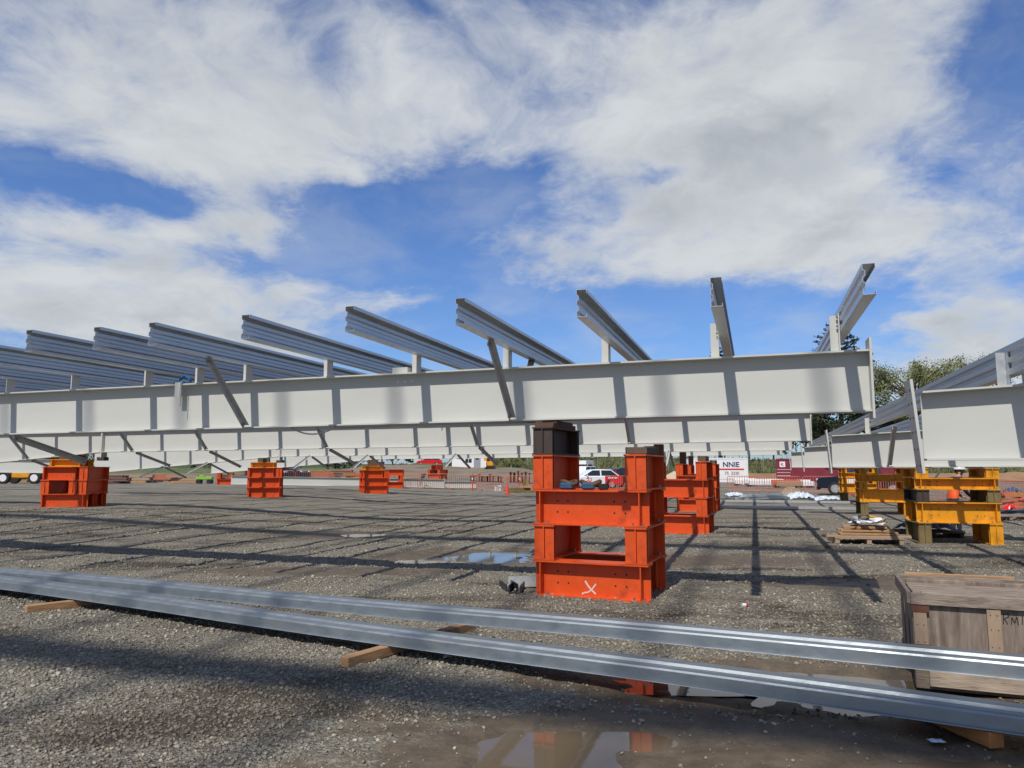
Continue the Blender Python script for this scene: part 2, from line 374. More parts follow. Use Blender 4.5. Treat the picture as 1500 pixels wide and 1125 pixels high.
def nodes_of(m):
    nt = m.node_tree; return nt.nodes, nt.links, nt.nodes['Principled BSDF']
def dirt_nodes(N, L, pos):
    # damp brown dirt in patches drawn out along the way the machines drive
    mp = N.new('ShaderNodeMapping'); mp.inputs['Rotation'].default_value = (0, 0, R(20)); mp.inputs['Scale'].default_value = (0.30, 1.0, 1.0); L.new(pos, mp.inputs[0])
    x = N.new('ShaderNodeTexNoise'); x.inputs['Scale'].default_value = 0.75; x.inputs['Detail'].default_value = 10; x.inputs['Roughness'].default_value = 0.66; x.inputs['Distortion'].default_value = 0.6; L.new(mp.outputs[0], x.inputs['Vector'])
    m = N.new('ShaderNodeMapRange'); m.interpolation_type = 'SMOOTHSTEP'; m.inputs[1].default_value = 0.485; m.inputs[2].default_value = 0.64; L.new(x.outputs[0], m.inputs[0])
    return m.outputs[0]
def gravel_material():
    m = bpy.data.materials.new('gravel_ground'); m.use_nodes = True
    N, L, b = nodes_of(m)
    geo = N.new('ShaderNodeNewGeometry'); pos = geo.outputs['Position']
    def noise(sc, det, ro=0.6, dist=0.0):
        x = N.new('ShaderNodeTexNoise'); x.inputs['Scale'].default_value = sc; x.inputs['Detail'].default_value = det; x.inputs['Roughness'].default_value = ro; x.inputs['Distortion'].default_value = dist
        L.new(pos, x.inputs['Vector']); return x.outputs[0]
    def mr(v, a, b_, c=0.0, d=1.0, sm=True):
        x = N.new('ShaderNodeMapRange'); x.interpolation_type = 'SMOOTHSTEP' if sm else 'LINEAR'
        L.new(v, x.inputs[0]); x.inputs[1].default_value = a; x.inputs[2].default_value = b_; x.inputs[3].default_value = c; x.inputs[4].default_value = d; return x.outputs[0]
    def mix(f, a, c):
        x = N.new('ShaderNodeMix'); x.data_type = 'RGBA'
        if isinstance(f, float): x.inputs[0].default_value = f
        else: L.new(f, x.inputs[0])
        for i, v in ((6, a), (7, c)):
            if isinstance(v, tuple): x.inputs[i].default_value = (*v, 1)
            else: L.new(v, x.inputs[i])
        return x.outputs[2]
    def math_(op, a, c):
        x = N.new('ShaderNodeMath'); x.operation = op
        for i, v in enumerate((a, c)):
            if isinstance(v, (int, float)): x.inputs[i].default_value = v
            else: L.new(v, x.inputs[i])
        return x.outputs[0]
    vo = N.new('ShaderNodeTexVoronoi'); vo.inputs['Scale'].default_value = 42; L.new(pos, vo.inputs['Vector'])
    vo2 = N.new('ShaderNodeTexVoronoi'); vo2.inputs['Scale'].default_value = 95; L.new(pos, vo2.inputs['Vector'])
    bw = N.new('ShaderNodeSeparateColor'); L.new(vo.outputs['Color'], bw.inputs[0])
    stone = mix(bw.outputs[0], (0.18, 0.162, 0.128), (0.48, 0.435, 0.345))
    patch = mr(noise(0.35, 8, 0.62, 0.4), 0.36, 0.66)
    base = mix(patch, stone, mix(0.55, stone, (0.23, 0.20, 0.15)))
    # dark fine grit and brown damp dirt patches with shapes of their own
    dirt = dirt_nodes(N, L, pos)
    base = mix(math_('MULTIPLY', dirt, 0.85), base, (0.075, 0.056, 0.038))
    dusty = mr(noise(0.23, 7, 0.6, 0.5), 0.50, 0.72)
    base = mix(math_('MULTIPLY', dusty, 0.45), base, (0.36, 0.325, 0.265))
    spk = mr(noise(24.0, 6, 0.75), 0.30, 0.72, 0.55, 1.35)
    sc = N.new('ShaderNodeVectorMath'); sc.operation = 'SCALE'; L.new(base, sc.inputs[0]); L.new(spk, sc.inputs['Scale']); base = sc.outputs[0]
    # wet mud in the hollows of the foreground
    mud = None
    for (cx, cy, rx, ry) in MUD:
        vm = N.new('ShaderNodeVectorMath'); vm.operation = 'SUBTRACT'; L.new(pos, vm.inputs[0]); vm.inputs[1].default_value = (cx, cy, 0)
        vs = N.new('ShaderNodeVectorMath'); vs.operation = 'MULTIPLY'; L.new(vm.outputs[0], vs.inputs[0]); vs.inputs[1].default_value = (1 / rx, 1 / ry, 0)
        ln = N.new('ShaderNodeVectorMath'); ln.operation = 'LENGTH'; L.new(vs.outputs[0], ln.inputs[0])
        k = math_('SUBTRACT', 1.0, ln.outputs['Value']); mud = k if mud is None else math_('MAXIMUM', mud, k)
    mudf = math_('ADD', mud, mr(noise(1.6, 8, 0.66), 0.2, 0.8, -0.5, 0.5, False))
    mudm = mr(mudf, -0.02, 0.30)
    brown = mix(mr(noise(5, 6), 0.3, 0.7), (0.070, 0.050, 0.031), (0.130, 0.095, 0.058))
    base = mix(math_('MULTIPLY', mudm, 0.9), base, brown)
    # farther yard: browner, finer
    sepp = N.new('ShaderNodeSeparateXYZ'); L.new(pos, sepp.inputs[0])
    far = mr(sepp.outputs[1], 74.0, 96.0)
    soil = mix(mr(noise(0.12, 8, 0.7, 0.5), 0.35, 0.65), (0.30, 0.20, 0.125), (0.20, 0.165, 0.125))
    base = mix(math_('MULTIPLY', far, 0.8), base, soil)
    grass = mr(sepp.outputs[1], 128.0, 150.0)
    base = mix(grass, base, (0.06, 0.085, 0.025))
    L.new(base, b.inputs['Base Color'])
    b.inputs['Specular IOR Level'].default_value = 0.3
    rough = mr(mudm, 0, 1, 0.92, 0.55, False); L.new(rough, b.inputs['Roughness'])
    h = math_('ADD', math_('MULTIPLY', vo.outputs['Distance'], -1.0), math_('MULTIPLY', vo2.outputs['Distance'], -0.5))
    h = math_('ADD', h, math_('MULTIPLY', noise(9, 6, 0.7), 0.9)); h = math_('ADD', h, math_('MULTIPLY', noise(2.6, 8, 0.75), 3.5))
    bp = N.new('ShaderNodeBump'); bp.inputs['Distance'].default_value = 0.03
    L.new(h, bp.inputs['Height']); L.new(mr(mudm, 0, 1, 1.0, 0.2, False), bp.inputs['Strength']); L.new(bp.outputs[0], b.inputs['Normal'])
    return m
MUD = [(0.7, 4.3, 2.1, 1.25), (2.5, 4.2, 2.2, 1.3), (2.0, 5.7, 2.2, 0.95), (-0.6, 13.9, 2.4, 1.6), (-4.2, 18, 2.2, 1.3), (3.5, 13.2, 3.0, 1.0), (5.2, 10.4, 2.0, 0.7), (-3.0, 11.8, 2.5, 0.6)]
GROUND = make_ground(); GROUND.data.materials.append(gravel_material())

# puddles: level water sheets lying in the hollows
def water_material():
    m = bpy.data.materials.new('muddy_water'); m.use_nodes = True; N, L, b = nodes_of(m)
    b.inputs['Base Color'].default_value = (0.135, 0.102, 0.066, 1); b.inputs['Roughness'].default_value = 0.03; b.inputs['IOR'].default_value = 1.42
    nz = N.new('ShaderNodeTexNoise'); nz.inputs['Scale'].default_value = 7; nz.inputs['Detail'].default_value = 3
    bp = N.new('ShaderNodeBump'); bp.inputs['Strength'].default_value = 0.02; bp.inputs['Distance'].default_value = 0.01
    g = N.new('ShaderNodeNewGeometry'); L.new(g.outputs['Position'], nz.inputs['Vector']); L.new(nz.outputs[0], bp.inputs['Height']); L.new(bp.outputs[0], b.inputs['Normal'])
    return m
M_WATER = water_material()
def puddle(cx, cy, rx, ry, z):
    mb = MB(); n = 96
    wob = [1 + 0.22 * math.sin(3 * a + cx * 5) + 0.13 * math.sin(5 * a + cy * 3) + 0.09 * math.sin(9 * a + cx) + 0.06 * math.sin(14 * a) for a in [2 * math.pi * i / n for i in range(n)]]
    vs = [(cx + rx * wob[i] * math.cos(2 * math.pi * i / n), cy + ry * wob[i] * math.sin(2 * math.pi * i / n), z) for i in range(n)]
    mb.add(vs, [tuple(range(n))], M_WATER); o = mb.build('puddle'); o['kind'] = 'structure'; return o
puddle(0.35, 4.45, 1.0, 0.7, -0.027)
puddle(2.6, 3.95, 1.2, 0.6, -0.026)
puddle(2.3, 5.72, 1.25, 0.55, -0.020)
puddle(-0.55, 13.75, 1.35, 1.1, -0.038)
puddle(-3.75, 18.3, 0.75, 0.45, gz1(-3.75, 18.3) - 0.025)

# loose crushed stones of the foreground, one uncountable mass
def stones():
    bm = bmesh.new(); bmesh.ops.create_icosphere(bm, subdivisions=1, radius=1.0)
    bv = np.array([v.co[:] for v in bm.verts]); bf = np.array([[v.index for v in f.verts] for f in bm.faces]); bm.free()
    rs = np.random.RandomState(11); pts = []
    for (y0, y1, dens, smin, smax) in ((3.2, 5.2, 1450, 0.006, 0.019), (5.2, 7.0, 1000, 0.007, 0.021), (7.0, 10, 470, 0.008, 0.025), (10, 15, 190, 0.010, 0.028), (15, 24, 45, 0.014, 0.035)):
        area = 0.74 * (y1 ** 2 - y0 ** 2); n = int(area * dens)
        y = np.sqrt(rs.rand(n) * (y1 ** 2 - y0 ** 2) + y0 ** 2); x = (rs.rand(n) * 2 - 1) * 0.74 * y
        s = smin + (smax - smin) * rs.rand(n) ** 3.0
        pts.append(np.stack([x, y, s], 1))
    p = np.concatenate(pts)
    h = hollow(p[:, 0], p[:, 1]); mud = np.zeros(len(p))
    for (cx, cy, rx, ry) in MUD: mud = np.maximum(mud, 1 - np.hypot((p[:, 0] - cx) / rx, (p[:, 1] - cy) / ry))
    clump = vnoise(p[:, 0] * 1.7 + 3, p[:, 1] * 1.7 + 8, 9) + 0.5
    keep = (rs.rand(len(p)) < (1 - np.clip(mud * 2.2, 0, 0.955))) & (h < 0.02 + 0.045 * rs.rand(len(p)) ** 2) & (rs.rand(len(p)) < 0.35 + 0.9 * clump)
    p = p[keep]; n = len(p)
    z = ground_z(p[:, 0], p[:, 1])
    nv = len(bv)
    var = 1 + 0.28 * rs.randn(n, nv, 1)
    sc = np.stack([np.ones(n), 0.6 + 0.4 * rs.rand(n), 0.45 + 0.35 * rs.rand(n)], 1)
    v = bv[None] * var * sc[:, None, :] * p[:, 2][:, None, None]
    a = rs.rand(n) * 6.283; ca, sa = np.cos(a)[:, None], np.sin(a)[:, None]
    tl = (rs.rand(n) - .5) * 1.0; ct, st = np.cos(tl)[:, None], np.sin(tl)[:, None]
    y1 = v[..., 1] * ct - v[..., 2] * st; z1 = v[..., 1] * st + v[..., 2] * ct
    x2 = v[..., 0] * ca - y1 * sa; y2 = v[..., 0] * sa + y1 * ca
    co = np.stack([x2 + p[:, 0][:, None], y2 + p[:, 1][:, None], z1 + (z + p[:, 2] * 0.25)[:, None]], -1).reshape(-1, 3)
    f = (bf[None] + (np.arange(n) * nv)[:, None, None]).reshape(-1, 3)
    me = bpy.data.meshes.new('gravel'); me.vertices.add(len(co)); me.vertices.foreach_set('co', co.ravel())
    me.loops.add(f.size); me.loops.foreach_set('vertex_index', f.ravel().astype(np.int32))
    me.polygons.add(len(f)); me.polygons.foreach_set('loop_start', np.arange(0, f.size, 3, dtype=np.int32)); me.polygons.foreach_set('loop_total', np.full(len(f), 3, dtype=np.int32))
    me.update()
    m = bpy.data.materials.new('crushed_stone'); m.use_nodes = True; N, L, b = nodes_of(m)
    g = N.new('ShaderNodeNewGeometry'); r = N.new('ShaderNodeValToRGB'); L.new(g.outputs['Random Per Island'], r.inputs[0])
    r.color_ramp.elements[0].color = (0.16, 0.145, 0.115, 1); r.color_ramp.elements[1].color = (0.44, 0.40, 0.32, 1)
    e = r.color_ramp.elements.new(0.55); e.color = (0.25, 0.225, 0.178, 1); e = r.color_ramp.elements.new(0.8); e.color = (0.31, 0.27, 0.20, 1)
    dn = dirt_nodes(N, L, g.outputs['Position']); mu = N.new('ShaderNodeMath'); mu.operation = 'MULTIPLY'; mu.inputs[1].default_value = 0.62; L.new(dn, mu.inputs[0])
    mx = N.new('ShaderNodeMix'); mx.data_type = 'RGBA'; L.new(mu.outputs[0], mx.inputs[0]); L.new(r.outputs[0], mx.inputs[6]); mx.inputs[7].default_value = (0.10, 0.078, 0.053, 1)
    L.new(mx.outputs[2], b.inputs['Base Color']); b.inputs['Roughness'].default_value = 0.85
    me.materials.append(m)
    o = bpy.data.objects.new('gravel', me); COL.objects.link(o)
    tag(o, 'loose grey crushed gravel scattered over the yard', 'gravel', kind='stuff')
stones()
# ================================================================== white rafters
BD, BW, TF, TW = 0.73, 0.27, 0.02, 0.014
def i_prof(d, b, tf, tw, z0=0.0):
    h = b / 2; w = tw / 2
    return [(-h, z0), (h, z0), (h, z0 + tf), (w, z0 + tf), (w, z0 + d - tf), (h, z0 + d - tf), (h, z0 + d), (-h, z0 + d), (-h, z0 + d - tf), (-w, z0 + d - tf), (-w, z0 + tf), (-h, z0 + tf)]
def i_loft(mb, stations, b, tf, tw, m, T=None):
    # stations: (x, bottom z, depth)
    n = 12; vs = []
    for (x, z0, d) in stations:
        for (y, z) in i_prof(d, b, tf, tw, z0): vs.append((x, y, z))
    k = len(stations); fs = [tuple(range(n - 1, -1, -1)), tuple(range((k - 1) * n, k * n))]
    for j in range(k - 1):
        fs += [(j * n + i, j * n + (i + 1) % n, (j + 1) * n + (i + 1) % n, (j + 1) * n + i) for i in range(n)]
    mb.add(vs, fs, m, T)
ZB = 2.26; APEX = 22.0; LEN_L = 33.0
U0 = 1.335; VS = [9.58, 19.4, 29.2, 38.95]
def dep(t): return BD if t <= APEX else BD + 0.072 * (t - APEX)
def zb_off(t): return -0.006 * t if t <= APEX else -0.006 * APEX - 0.072 * (t - APEX)
cleat_px = [1240, 1060, 896, 748, 612, 480, 360, 288, 212, 103, 7]
T_PUR = [t_on_line(p, U0, VS[0]) for p in cleat_px]
T_PUR += [T_PUR[-1] + 1.5 * i for i in range(1, 12)]
PUR_D, PUR_GAP = 0.30, 0.26
PUR_OVER = [2.05, 2.0, 1.95, 2.0, 2.05, 2.05, 2.05, 2.05, 2.2, 2.4, 2.2] + [2.1] * 11
def rafter(v, label, lt):
    root = empty('rafter', UV(U0, v, ZB), -PHI, label, 'steel beam', 'white rafters of the left roof module')
    mb = MB(); i_loft(mb, [(0, 0, BD), (-APEX + 0.03, zb_off(APEX - 0.03), BD)], BW, TF, TW, M_WHITE); mb.build('beam', root)
    mb = MB(); i_loft(mb, [(-APEX - 0.03, zb_off(APEX + 0.03), BD), (-lt, zb_off(lt), dep(lt))], BW, TF, TW, M_WHITE); mb.build('beam', root)
    mb = MB(); mb.box((0.0145, 0, BD / 2 + 0.03), (0.025, 0.30, BD + 0.22), M_WHITE)
    for zz in (0.06, 0.2, 0.55, 0.68):
        for y in (-0.09, 0.09): mb.cyl((0.0275, y, zz), (0.045, y, zz), 0.017, M_BOLT, n=6)
    mb.build('end_plate', root)
    mb = MB(); z = zb_off(APEX)
    mb.box((-APEX, 0, z + BD / 2 - 0.06), (0.055, 0.24, BD + 0.24), M_WHITE); mb.build('splice_plate', root)
    mb = MB(); mb.box((-APEX, -0.02, z - 0.215), (0.30, 0.2, 0.12), M_DKSTEEL); mb.build('clamp_block', root)
    for i, t in enumerate(T_PUR):
        if t > lt - 0.5: continue
        mb = MB(); z = zb_off(t) + dep(t) + 0.001
        mb.box((-t - 0.012, 0, z + 0.23), (0.012, 0.16, 0.46), M_WHITE)
        mb.box((-t - 0.064, 0, z + 0.225), (0.090, 0.012, 0.44), M_WHITE)
        for zz in (0.31, 0.42):
            for y in (-0.045, 0.045): mb.cyl((-t - 0.018, y, z + zz), (-t - 0.038, y, z + zz), 0.015, M_BOLT, n=6)
        mb.build('cleat', root)
    return root
RAFT = []
for i, v in enumerate(VS):
    RAFT.append(rafter(v, ['nearest long white steel beam carrying purlins, resting on the rusty packed orange stand', 'second white steel beam, its web framed just below the nearest beam',
                           'third white steel beam from the front, thin strip below the second beam', 'farthest white steel beam of the left roof, lowest thin strip above the fence'][i], [31.0, 31.0, 33.0, 34.0][i]))
def G1P(t, c=0.0, z=0.0):      # a point near the nearest rafter: t left along it, c metres towards the camera, z above its bottom
    p = UV(U0 - t, VS[0] - c, 0); p.z = ZB + zb_off(t) + z; return p
def GkP(k, t, c=0.0, z=0.0):
    p = UV(U0 - t, VS[k] - c, 0); p.z = ZB + zb_off(t) + z; return p
# three small bolt holes and a stiffener tab on the nearest beam
mb = MB()
for dx in (0, 0.11, 0.22):
    mb.cyl((-t_on_line(581, U0, VS[0]) + dx, -TW / 2 - 0.001, BD - 0.15), (-t_on_line(581, U0, VS[0]) + dx, -TW / 2 - 0.004, BD - 0.15), 0.017, M_LAMPW, n=10)
mb.build('bolt_hole', RAFT[0])
mb = MB(); t = t_on_line(588, U0, VS[0]); mb.box((-t, 0, zb_off(t) + BD + 0.041), (0.24, 0.2, 0.08), M_WHITE); mb.build('top_block', RAFT[0])

# ================================================================== galvanised purlins
def purlin_prof():
    # C section opening towards +y : (y, z)
    d = PUR_D; w = 0.115; e = 0.004
    outer = [(w, d - 0.04), (w, d), (0, d), (0, d - 0.055), (0.022, d - 0.072), (0.022, d - 0.112), (0, d - 0.129), (0, 0.129), (0.022, 0.112), (0.022, 0.072), (0, 0.055), (0, 0), (w, 0), (w, 0.032)]
    pts = [Vector((a, b)) for a, b in outer]; inner = []
    for i, p in enumerate(pts):
        d0 = (p - pts[i - 1]).normalized() if i else None
        d1 = (pts[i + 1] - p).normalized() if i < len(pts) - 1 else None
        n0 = Vector((-d0.y, d0.x)) if d0 else None; n1 = Vector((-d1.y, d1.x)) if d1 else None
        nn = n0 if n1 is None else n1 if n0 is None else (n0 + n1).normalized()
        k = e / max(0.4, nn.dot(n0 if n0 else n1)); inner.append(p + nn * k)
    return pts, inner
def purlin_mesh(mb, L, m, T=None, x0=0.0):
    o, i = purlin_prof(); n = len(o); vs = []
    for x in (x0, x0 + L):
        vs += [(x, p.x, p.y) for p in o] + [(x, p.x, p.y) for p in i]
    N2 = 2 * n; fs = []
    for a in range(n - 1):
        fs.append((a, a + 1, N2 + a + 1, N2 + a)); fs.append((n + a, N2 + n + a, N2 + n + a + 1, n + a + 1))
        fs.append((a, n + a, n + a + 1, a + 1)); fs.append((N2 + a, N2 + a + 1, N2 + n + a + 1, N2 + n + a))
    fs.append((0, N2, N2 + n, n)); fs.append((n - 1, 2 * n - 1, N2 + 2 * n - 1, N2 + n - 1))
    mb.add(vs, fs, m, T)
_pm = MB(); purlin_mesh(_pm, 32.0, M_GALV); _PUR0 = _pm.build('purlin')
def place_purlin(proto, first, p0, p1, label, group, right_open=True):
    o = proto if first else proto.copy()
    if not first: COL.objects.link(o)
    d = p1 - p0; yaw = math.atan2(d.y, d.x); pit = math.atan2(d.z, math.hypot(d.x, d.y))
    # local x along the purlin, local -y must face +u  => mirror by turning the section about its axis
    o.location = p0; o.rotation_euler = (0, -pit, yaw)
    return tag(o, label, 'purlin', group)
_pm2 = MB(); purlin_mesh(_pm2, 32.0, M_GALV, Matrix.Scale(-1, 4, (0, 1, 0)))
bpy.data.objects.remove(_PUR0); PROTO = _pm2.build('purlin')
for i, t in enumerate(T_PUR):
    zz = dep(t) + PUR_GAP - 0.02
    p0 = G1P(t, PUR_OVER[i], zz); p1 = UV(U0 - t, VS[0] - PUR_OVER[i] + 32.0, ZB + zb_off(t) + zz)
    extra = {0: ', leaning right', 1: ', seen end on', 3: ', with a brace', 6: ', with a brace'}.get(i, '')
    place_purlin(PROTO, i == 0, p0, p1, ORD[i] + ' galvanised purlin from the right over the white beams' + extra, 'purlins over the left roof module')

# ================================================================== fly braces
def brace(p0, p1, label, group, m=M_GALV2, w=0.075, side=1):
    d = p1 - p0; L = d.length; e = 0.006
    x = d.normalized(); y = Vector((CP, -SP, 0)); y = (y - x * y.dot(x)).normalized(); z = x.cross(y)
    M = Matrix.Translation(p0) @ Matrix(((x.x, y.x, z.x, 0), (x.y, y.y, z.y, 0), (x.z, y.z, z.z, 0), (0, 0, 0, 1)))
    root = empty('fly_brace', p0, 0, label, 'brace', group); root.matrix_world = M
    mb = MB(); h = w
    mb.prism([(0, 0), (h, 0), (h, e), (e, e), (e, h), (0, h)], 0, L, m); mb.build('angle', root)
    for xx in (0.05, L - 0.05):
        mb = MB(); mb.cyl((xx, -0.016, h * 0.55), (xx, 0.03, h * 0.55), 0.018, M_BOLT, n=6); mb.build('bolt', root)
    return root
for t, lab in ((T_PUR[3], 'galvanised brace on the nearest beam slanting down just left of the orange stand'), (T_PUR[6], 'galvanised brace on the nearest beam slanting down to the right of the blue strap')):
    brace(G1P(t - 0.03, 0.98, BD + PUR_GAP - 0.02), G1P(t - 0.03, 0.10, 0.05), lab, 'braces on the nearest beam')
brace(G1P(T_PUR[3], -0.95, BD + PUR_GAP - 0.02), G1P(T_PUR[3], -0.10, 0.05), 'galvanised brace behind the nearest beam, only its top showing above the flange', 'braces on the nearest beam')
t15 = t_on_line(14, U0, VS[0])
brace(G1P(t15, -0.05, 0.0), G1P(t15, -1.55, -0.42), 'long loose brace drooping from the nearest beam onto the left orange stand', 'loose braces under the beams', w=0.10)
pxs2 = [922, 700, 480, 304, 196, 44]
for i, p in enumerate(pxs2):
    t = t_on_line(p, U0, VS[1])
    brace(GkP(1, t, 0.98, BD + PUR_GAP - 0.02), GkP(1, t, 0.1, 0.05), ORD[i] + ' galvanised brace from the right on the second white beam', 'braces on the second beam')
    if i > 0: brace(GkP(1, t, -0.05, 0.01), GkP(1, t, -1.6, -0.42 - 0.06 * (i % 2)), ORD[i - 1] + ' loose galvanised brace from the right drooping behind the second white beam', 'loose braces under the beams')
pxs3 = [980, 669, 540, 455]
for i, p in enumerate(pxs3):
    t = t_on_line(p, U0, VS[2])
    brace(GkP(2, t, 0.06, 0.01), GkP(2, t, 1.35, -0.55), ORD[i] + ' loose brace from the right in front of the third white beam', 'loose braces under the beams')
    brace(GkP(2, t, -0.06, 0.01), GkP(2, t, -1.5, -0.55), ORD[i] + ' loose brace from the right drooping behind the third white beam', 'loose braces under the beams')
for i, t in enumerate((26.0, 28.6)):
    for sgn, w_ in ((1, 'in front of'), (-1, 'behind')):
        brace(GkP(2, t, 0.06 * sgn, 0.01), GkP(2, t, 1.5 * sgn, -0.5), ['right', 'left'][i] + ' loose brace ' + w_ + ' the sloping left end of the third beam', 'loose braces under the beams')

# blue strap and lug, hose under the nearest beam
t = t_on_line(268, U0, VS[0])
r = empty('lifting_clamp', G1P(t, 0.0, BD), -PHI, 'small blue strap and shackle with a white hanging plate on the nearest beam', 'clamp')
mb = MB(); mb.tube([(-0.12, -0.03, 0.03), (-0.08, -0.05, 0.10), (0.0, -0.05, 0.14), (0.08, -0.05, 0.09), (0.10, -0.03, 0.03)], 0.022, M_BLUE); mb.tube([(-0.2, -0.06, 0.02), (-0.06, -0.08, 0.035), (0.03, -0.1, 0.02)], 0.02, M_BLUE)
mb.build('strap', r, smooth=True)
mb = MB(); mb.box((-0.04, -0.155, -0.10), (0.10, 0.02, 0.24), M_WHITE); mb.box((0.03, -0.16, -0.16), (0.012, 0.02, 0.40), M_GALV2); mb.build('hanging_plate', r)
def slack(a, b, sag, n=14):
    return [a.lerp(b, i / n) - Vector((0, 0, sag * 4 * (i / n) * (1 - i / n))) for i in range(n + 1)]
mb = MB(); a = G1P(t_on_line(424, U0, VS[0]), -0.02, -0.01); b = G1P(t_on_line(490, U0, VS[0]), -0.02, -0.005)
mb.tube(slack(a, b, 0.10), 0.011, M_GALV); tag(mb.build('cable', smooth=True), 'short sagging grey cable under the nearest white beam', 'cable')
mb = MB(); mb.tube([G1P(t_on_line(490, U0, VS[0]), 0.03, -0.03), G1P(t_on_line(620, U0, VS[0]), 0.03, -0.028), G1P(t_on_line(786, U0, VS[0]), 0.03, -0.02)], 0.009, M_GALV)
mb.tube([G1P(t_on_line(648, U0, VS[0]), 0.03, 0.03), G1P(t_on_line(648, U0, VS[0]), 0.03, -0.10)], 0.007, M_GALV)
tag(mb.build('steel_rod', smooth=True), 'thin straight grey rod lying along the underside of the nearest white beam', 'rod')

# ================================================================== right hand white rafters
U1 = 1.70; VR = [8.74, 18.3, 27.9, 37.5]; ZR = [1.68, 1.62, 1.62, 1.64]
def rafter_r(k, label):
    root = empty('rafter', UV(U1, VR[k], ZR[k]), -PHI, label, 'steel beam', 'white rafters of the right roof module')
    L = 16.0; n = 8
    mb = MB(); i_loft(mb, [(0, 0, BD - 0.01), (L, 0.05, BD + 0.045 * L)], BW, TF, TW, M_WHITE); mb.build('beam', root)
    mb = MB(); T = Matrix.Translation((-0.0145, 0, 0)) @ Matrix.Rotation(R(-4.0), 4, 'Y')
    mb.box((-0.03, 0, 0.36), (0.028, 0.30, 0.98), M_WHITE, T)
    for zz in (-0.05, 0.12, 0.3, 0.45, 0.6, 0.74):
        for y in (-0.08, 0.08): mb.cyl((-0.0445, y, zz), (-0.047, y, zz), 0.013, M_HOLE, n=8, T=T)
    mb.build('end_plate', root)
    for s in S_PUR:
        mb = MB(); z = BD + 0.045 * s
        mb.box((s + 0.008, 0, z + 0.18), (0.012, 0.16, 0.36), M_GALV if k == 0 else M_WHITE)
        mb.box((s - 0.043, 0, z + 0.17), (0.085, 0.012, 0.34), M_GALV if k == 0 else M_WHITE)
        for zz in (0.2, 0.31):
            for y in (-0.045, 0.045): mb.cyl((s + 0.016, y, z + zz), (s + 0.034, y, z + zz), 0.015, M_BOLT, n=6)
        mb.build('cleat', root)
    return root
S_PUR = [0.80, 2.25, 3.7, 5.15, 6.6]
for k in range(4):
    rafter_r(k, ['nearest white beam of the right roof, cut off by the right edge of the photo', 'second white beam of the right roof, resting on the nearest yellow stand',
                 'third white beam of the right roof, a small panel left of the second', 'farthest white beam of the right roof, smallest panel beside the left roof end'][k])
for i, s in enumerate(S_PUR):
    o = PROTO.copy(); COL.objects.link(o)
    z = ZR[0] + BD + 0.045 * s + 0.10
    place_purlin(o, True, UV(U1 + s, VR[0] - 2.0, z), UV(U1 + s, VR[0] + 30, z - 0.04), ORD[i] + ' ribbed galvanised purlin from the left over the right roof beams', 'purlins over the right roof module')
brace(UV(U1 + 1.1, VR[1] - 1.0, ZR[1] + BD + 0.14), UV(U1 + 1.1, VR[1] - 0.1, ZR[1] + 0.05), 'dark upright brace crossing the web of the second right roof beam', 'braces on the right roof', w=0.1)
brace(UV(U1 + 0.85, VR[0] - 0.25, ZR[0] + BD + 0.33), UV(U1 + 1.0, VR[0] + 0.2, ZR[0] + BD + 0.03), 'galvanised angle bolted to the purlin above the nearest right roof beam', 'braces on the right roof', m=M_GALV, w=0.09)
brace(UV(U1 + 4.2, VR[2], ZR[2]), UV(U1 + 4.2, VR[2] + 1.5, ZR[2] - 0.5), 'loose pale brace drooping under the right roof beams at the right edge', 'loose braces under the beams', m=M_GALV)

# far white beam ends seen low at the left
mb = MB(); a = P(-160, 690, 44); b = P(72, 694, 44); d = b - a
T = Matrix.Translation((a.x, a.y, a.z - 0.1)) @ Matrix.Rotation(math.atan2(d.y, d.x), 4, 'Z')
i_loft(mb, [(0, 0.1, 0.8), (d.length, -0.02, 0.8)], BW, TF, TW, M_WHITE, T); tag(mb.build('rafter'), 'far white beam low behind the leftmost orange stand', 'steel beam')
# white box beam lying low on the yard
a = G(338, 713, 0.28); a.z = 0.32; b = G(697, 715, 0.1); 
r = empty('lying_beam', (b.x, b.y, 0.0), math.atan2(a.y - b.y, a.x - b.x), 'long white beam lying low on the gravel between the orange stands', 'steel beam')
L = math.hypot(a.x - b.x, a.y - b.y); za = gz1(a.x, a.y); zc = gz1(b.x, b.y)
mb = MB(); i_loft(mb, [(0, zc + 0.12, 0.46), (2.4, zc + 0.14, 0.46)], 0.22, 0.016, 0.012, M_WHITE); mb.build('tapered_end', r)
mb = MB(); i_loft(mb, [(2.44, zc + 0.13, 0.62), (L, za + 0.12, 0.62)], 0.22, 0.016, 0.012, M_WHITE); mb.build('beam', r)
mb = MB(); mb.box((2.42, 0, zc + 0.46), (0.03, 0.26, 0.72), M_WHITE); mb.build('splice_plate', r)
for xx in (1.0, 8.0, 15.0):
    mb = MB(); mb.box((xx, 0, zc + (za - zc) * xx / L + 0.055), (0.15, 0.6, 0.11), M_TIMB); o = mb.build('timber_bearer'); o.location = r.location; o.rotation_euler = r.rotation_euler
    tag(o, 'timber block under the white lying beam, ' + {1.0: 'at its right end', 8.0: 'at its middle', 15.0: 'at its left end'}[xx], 'timber block')

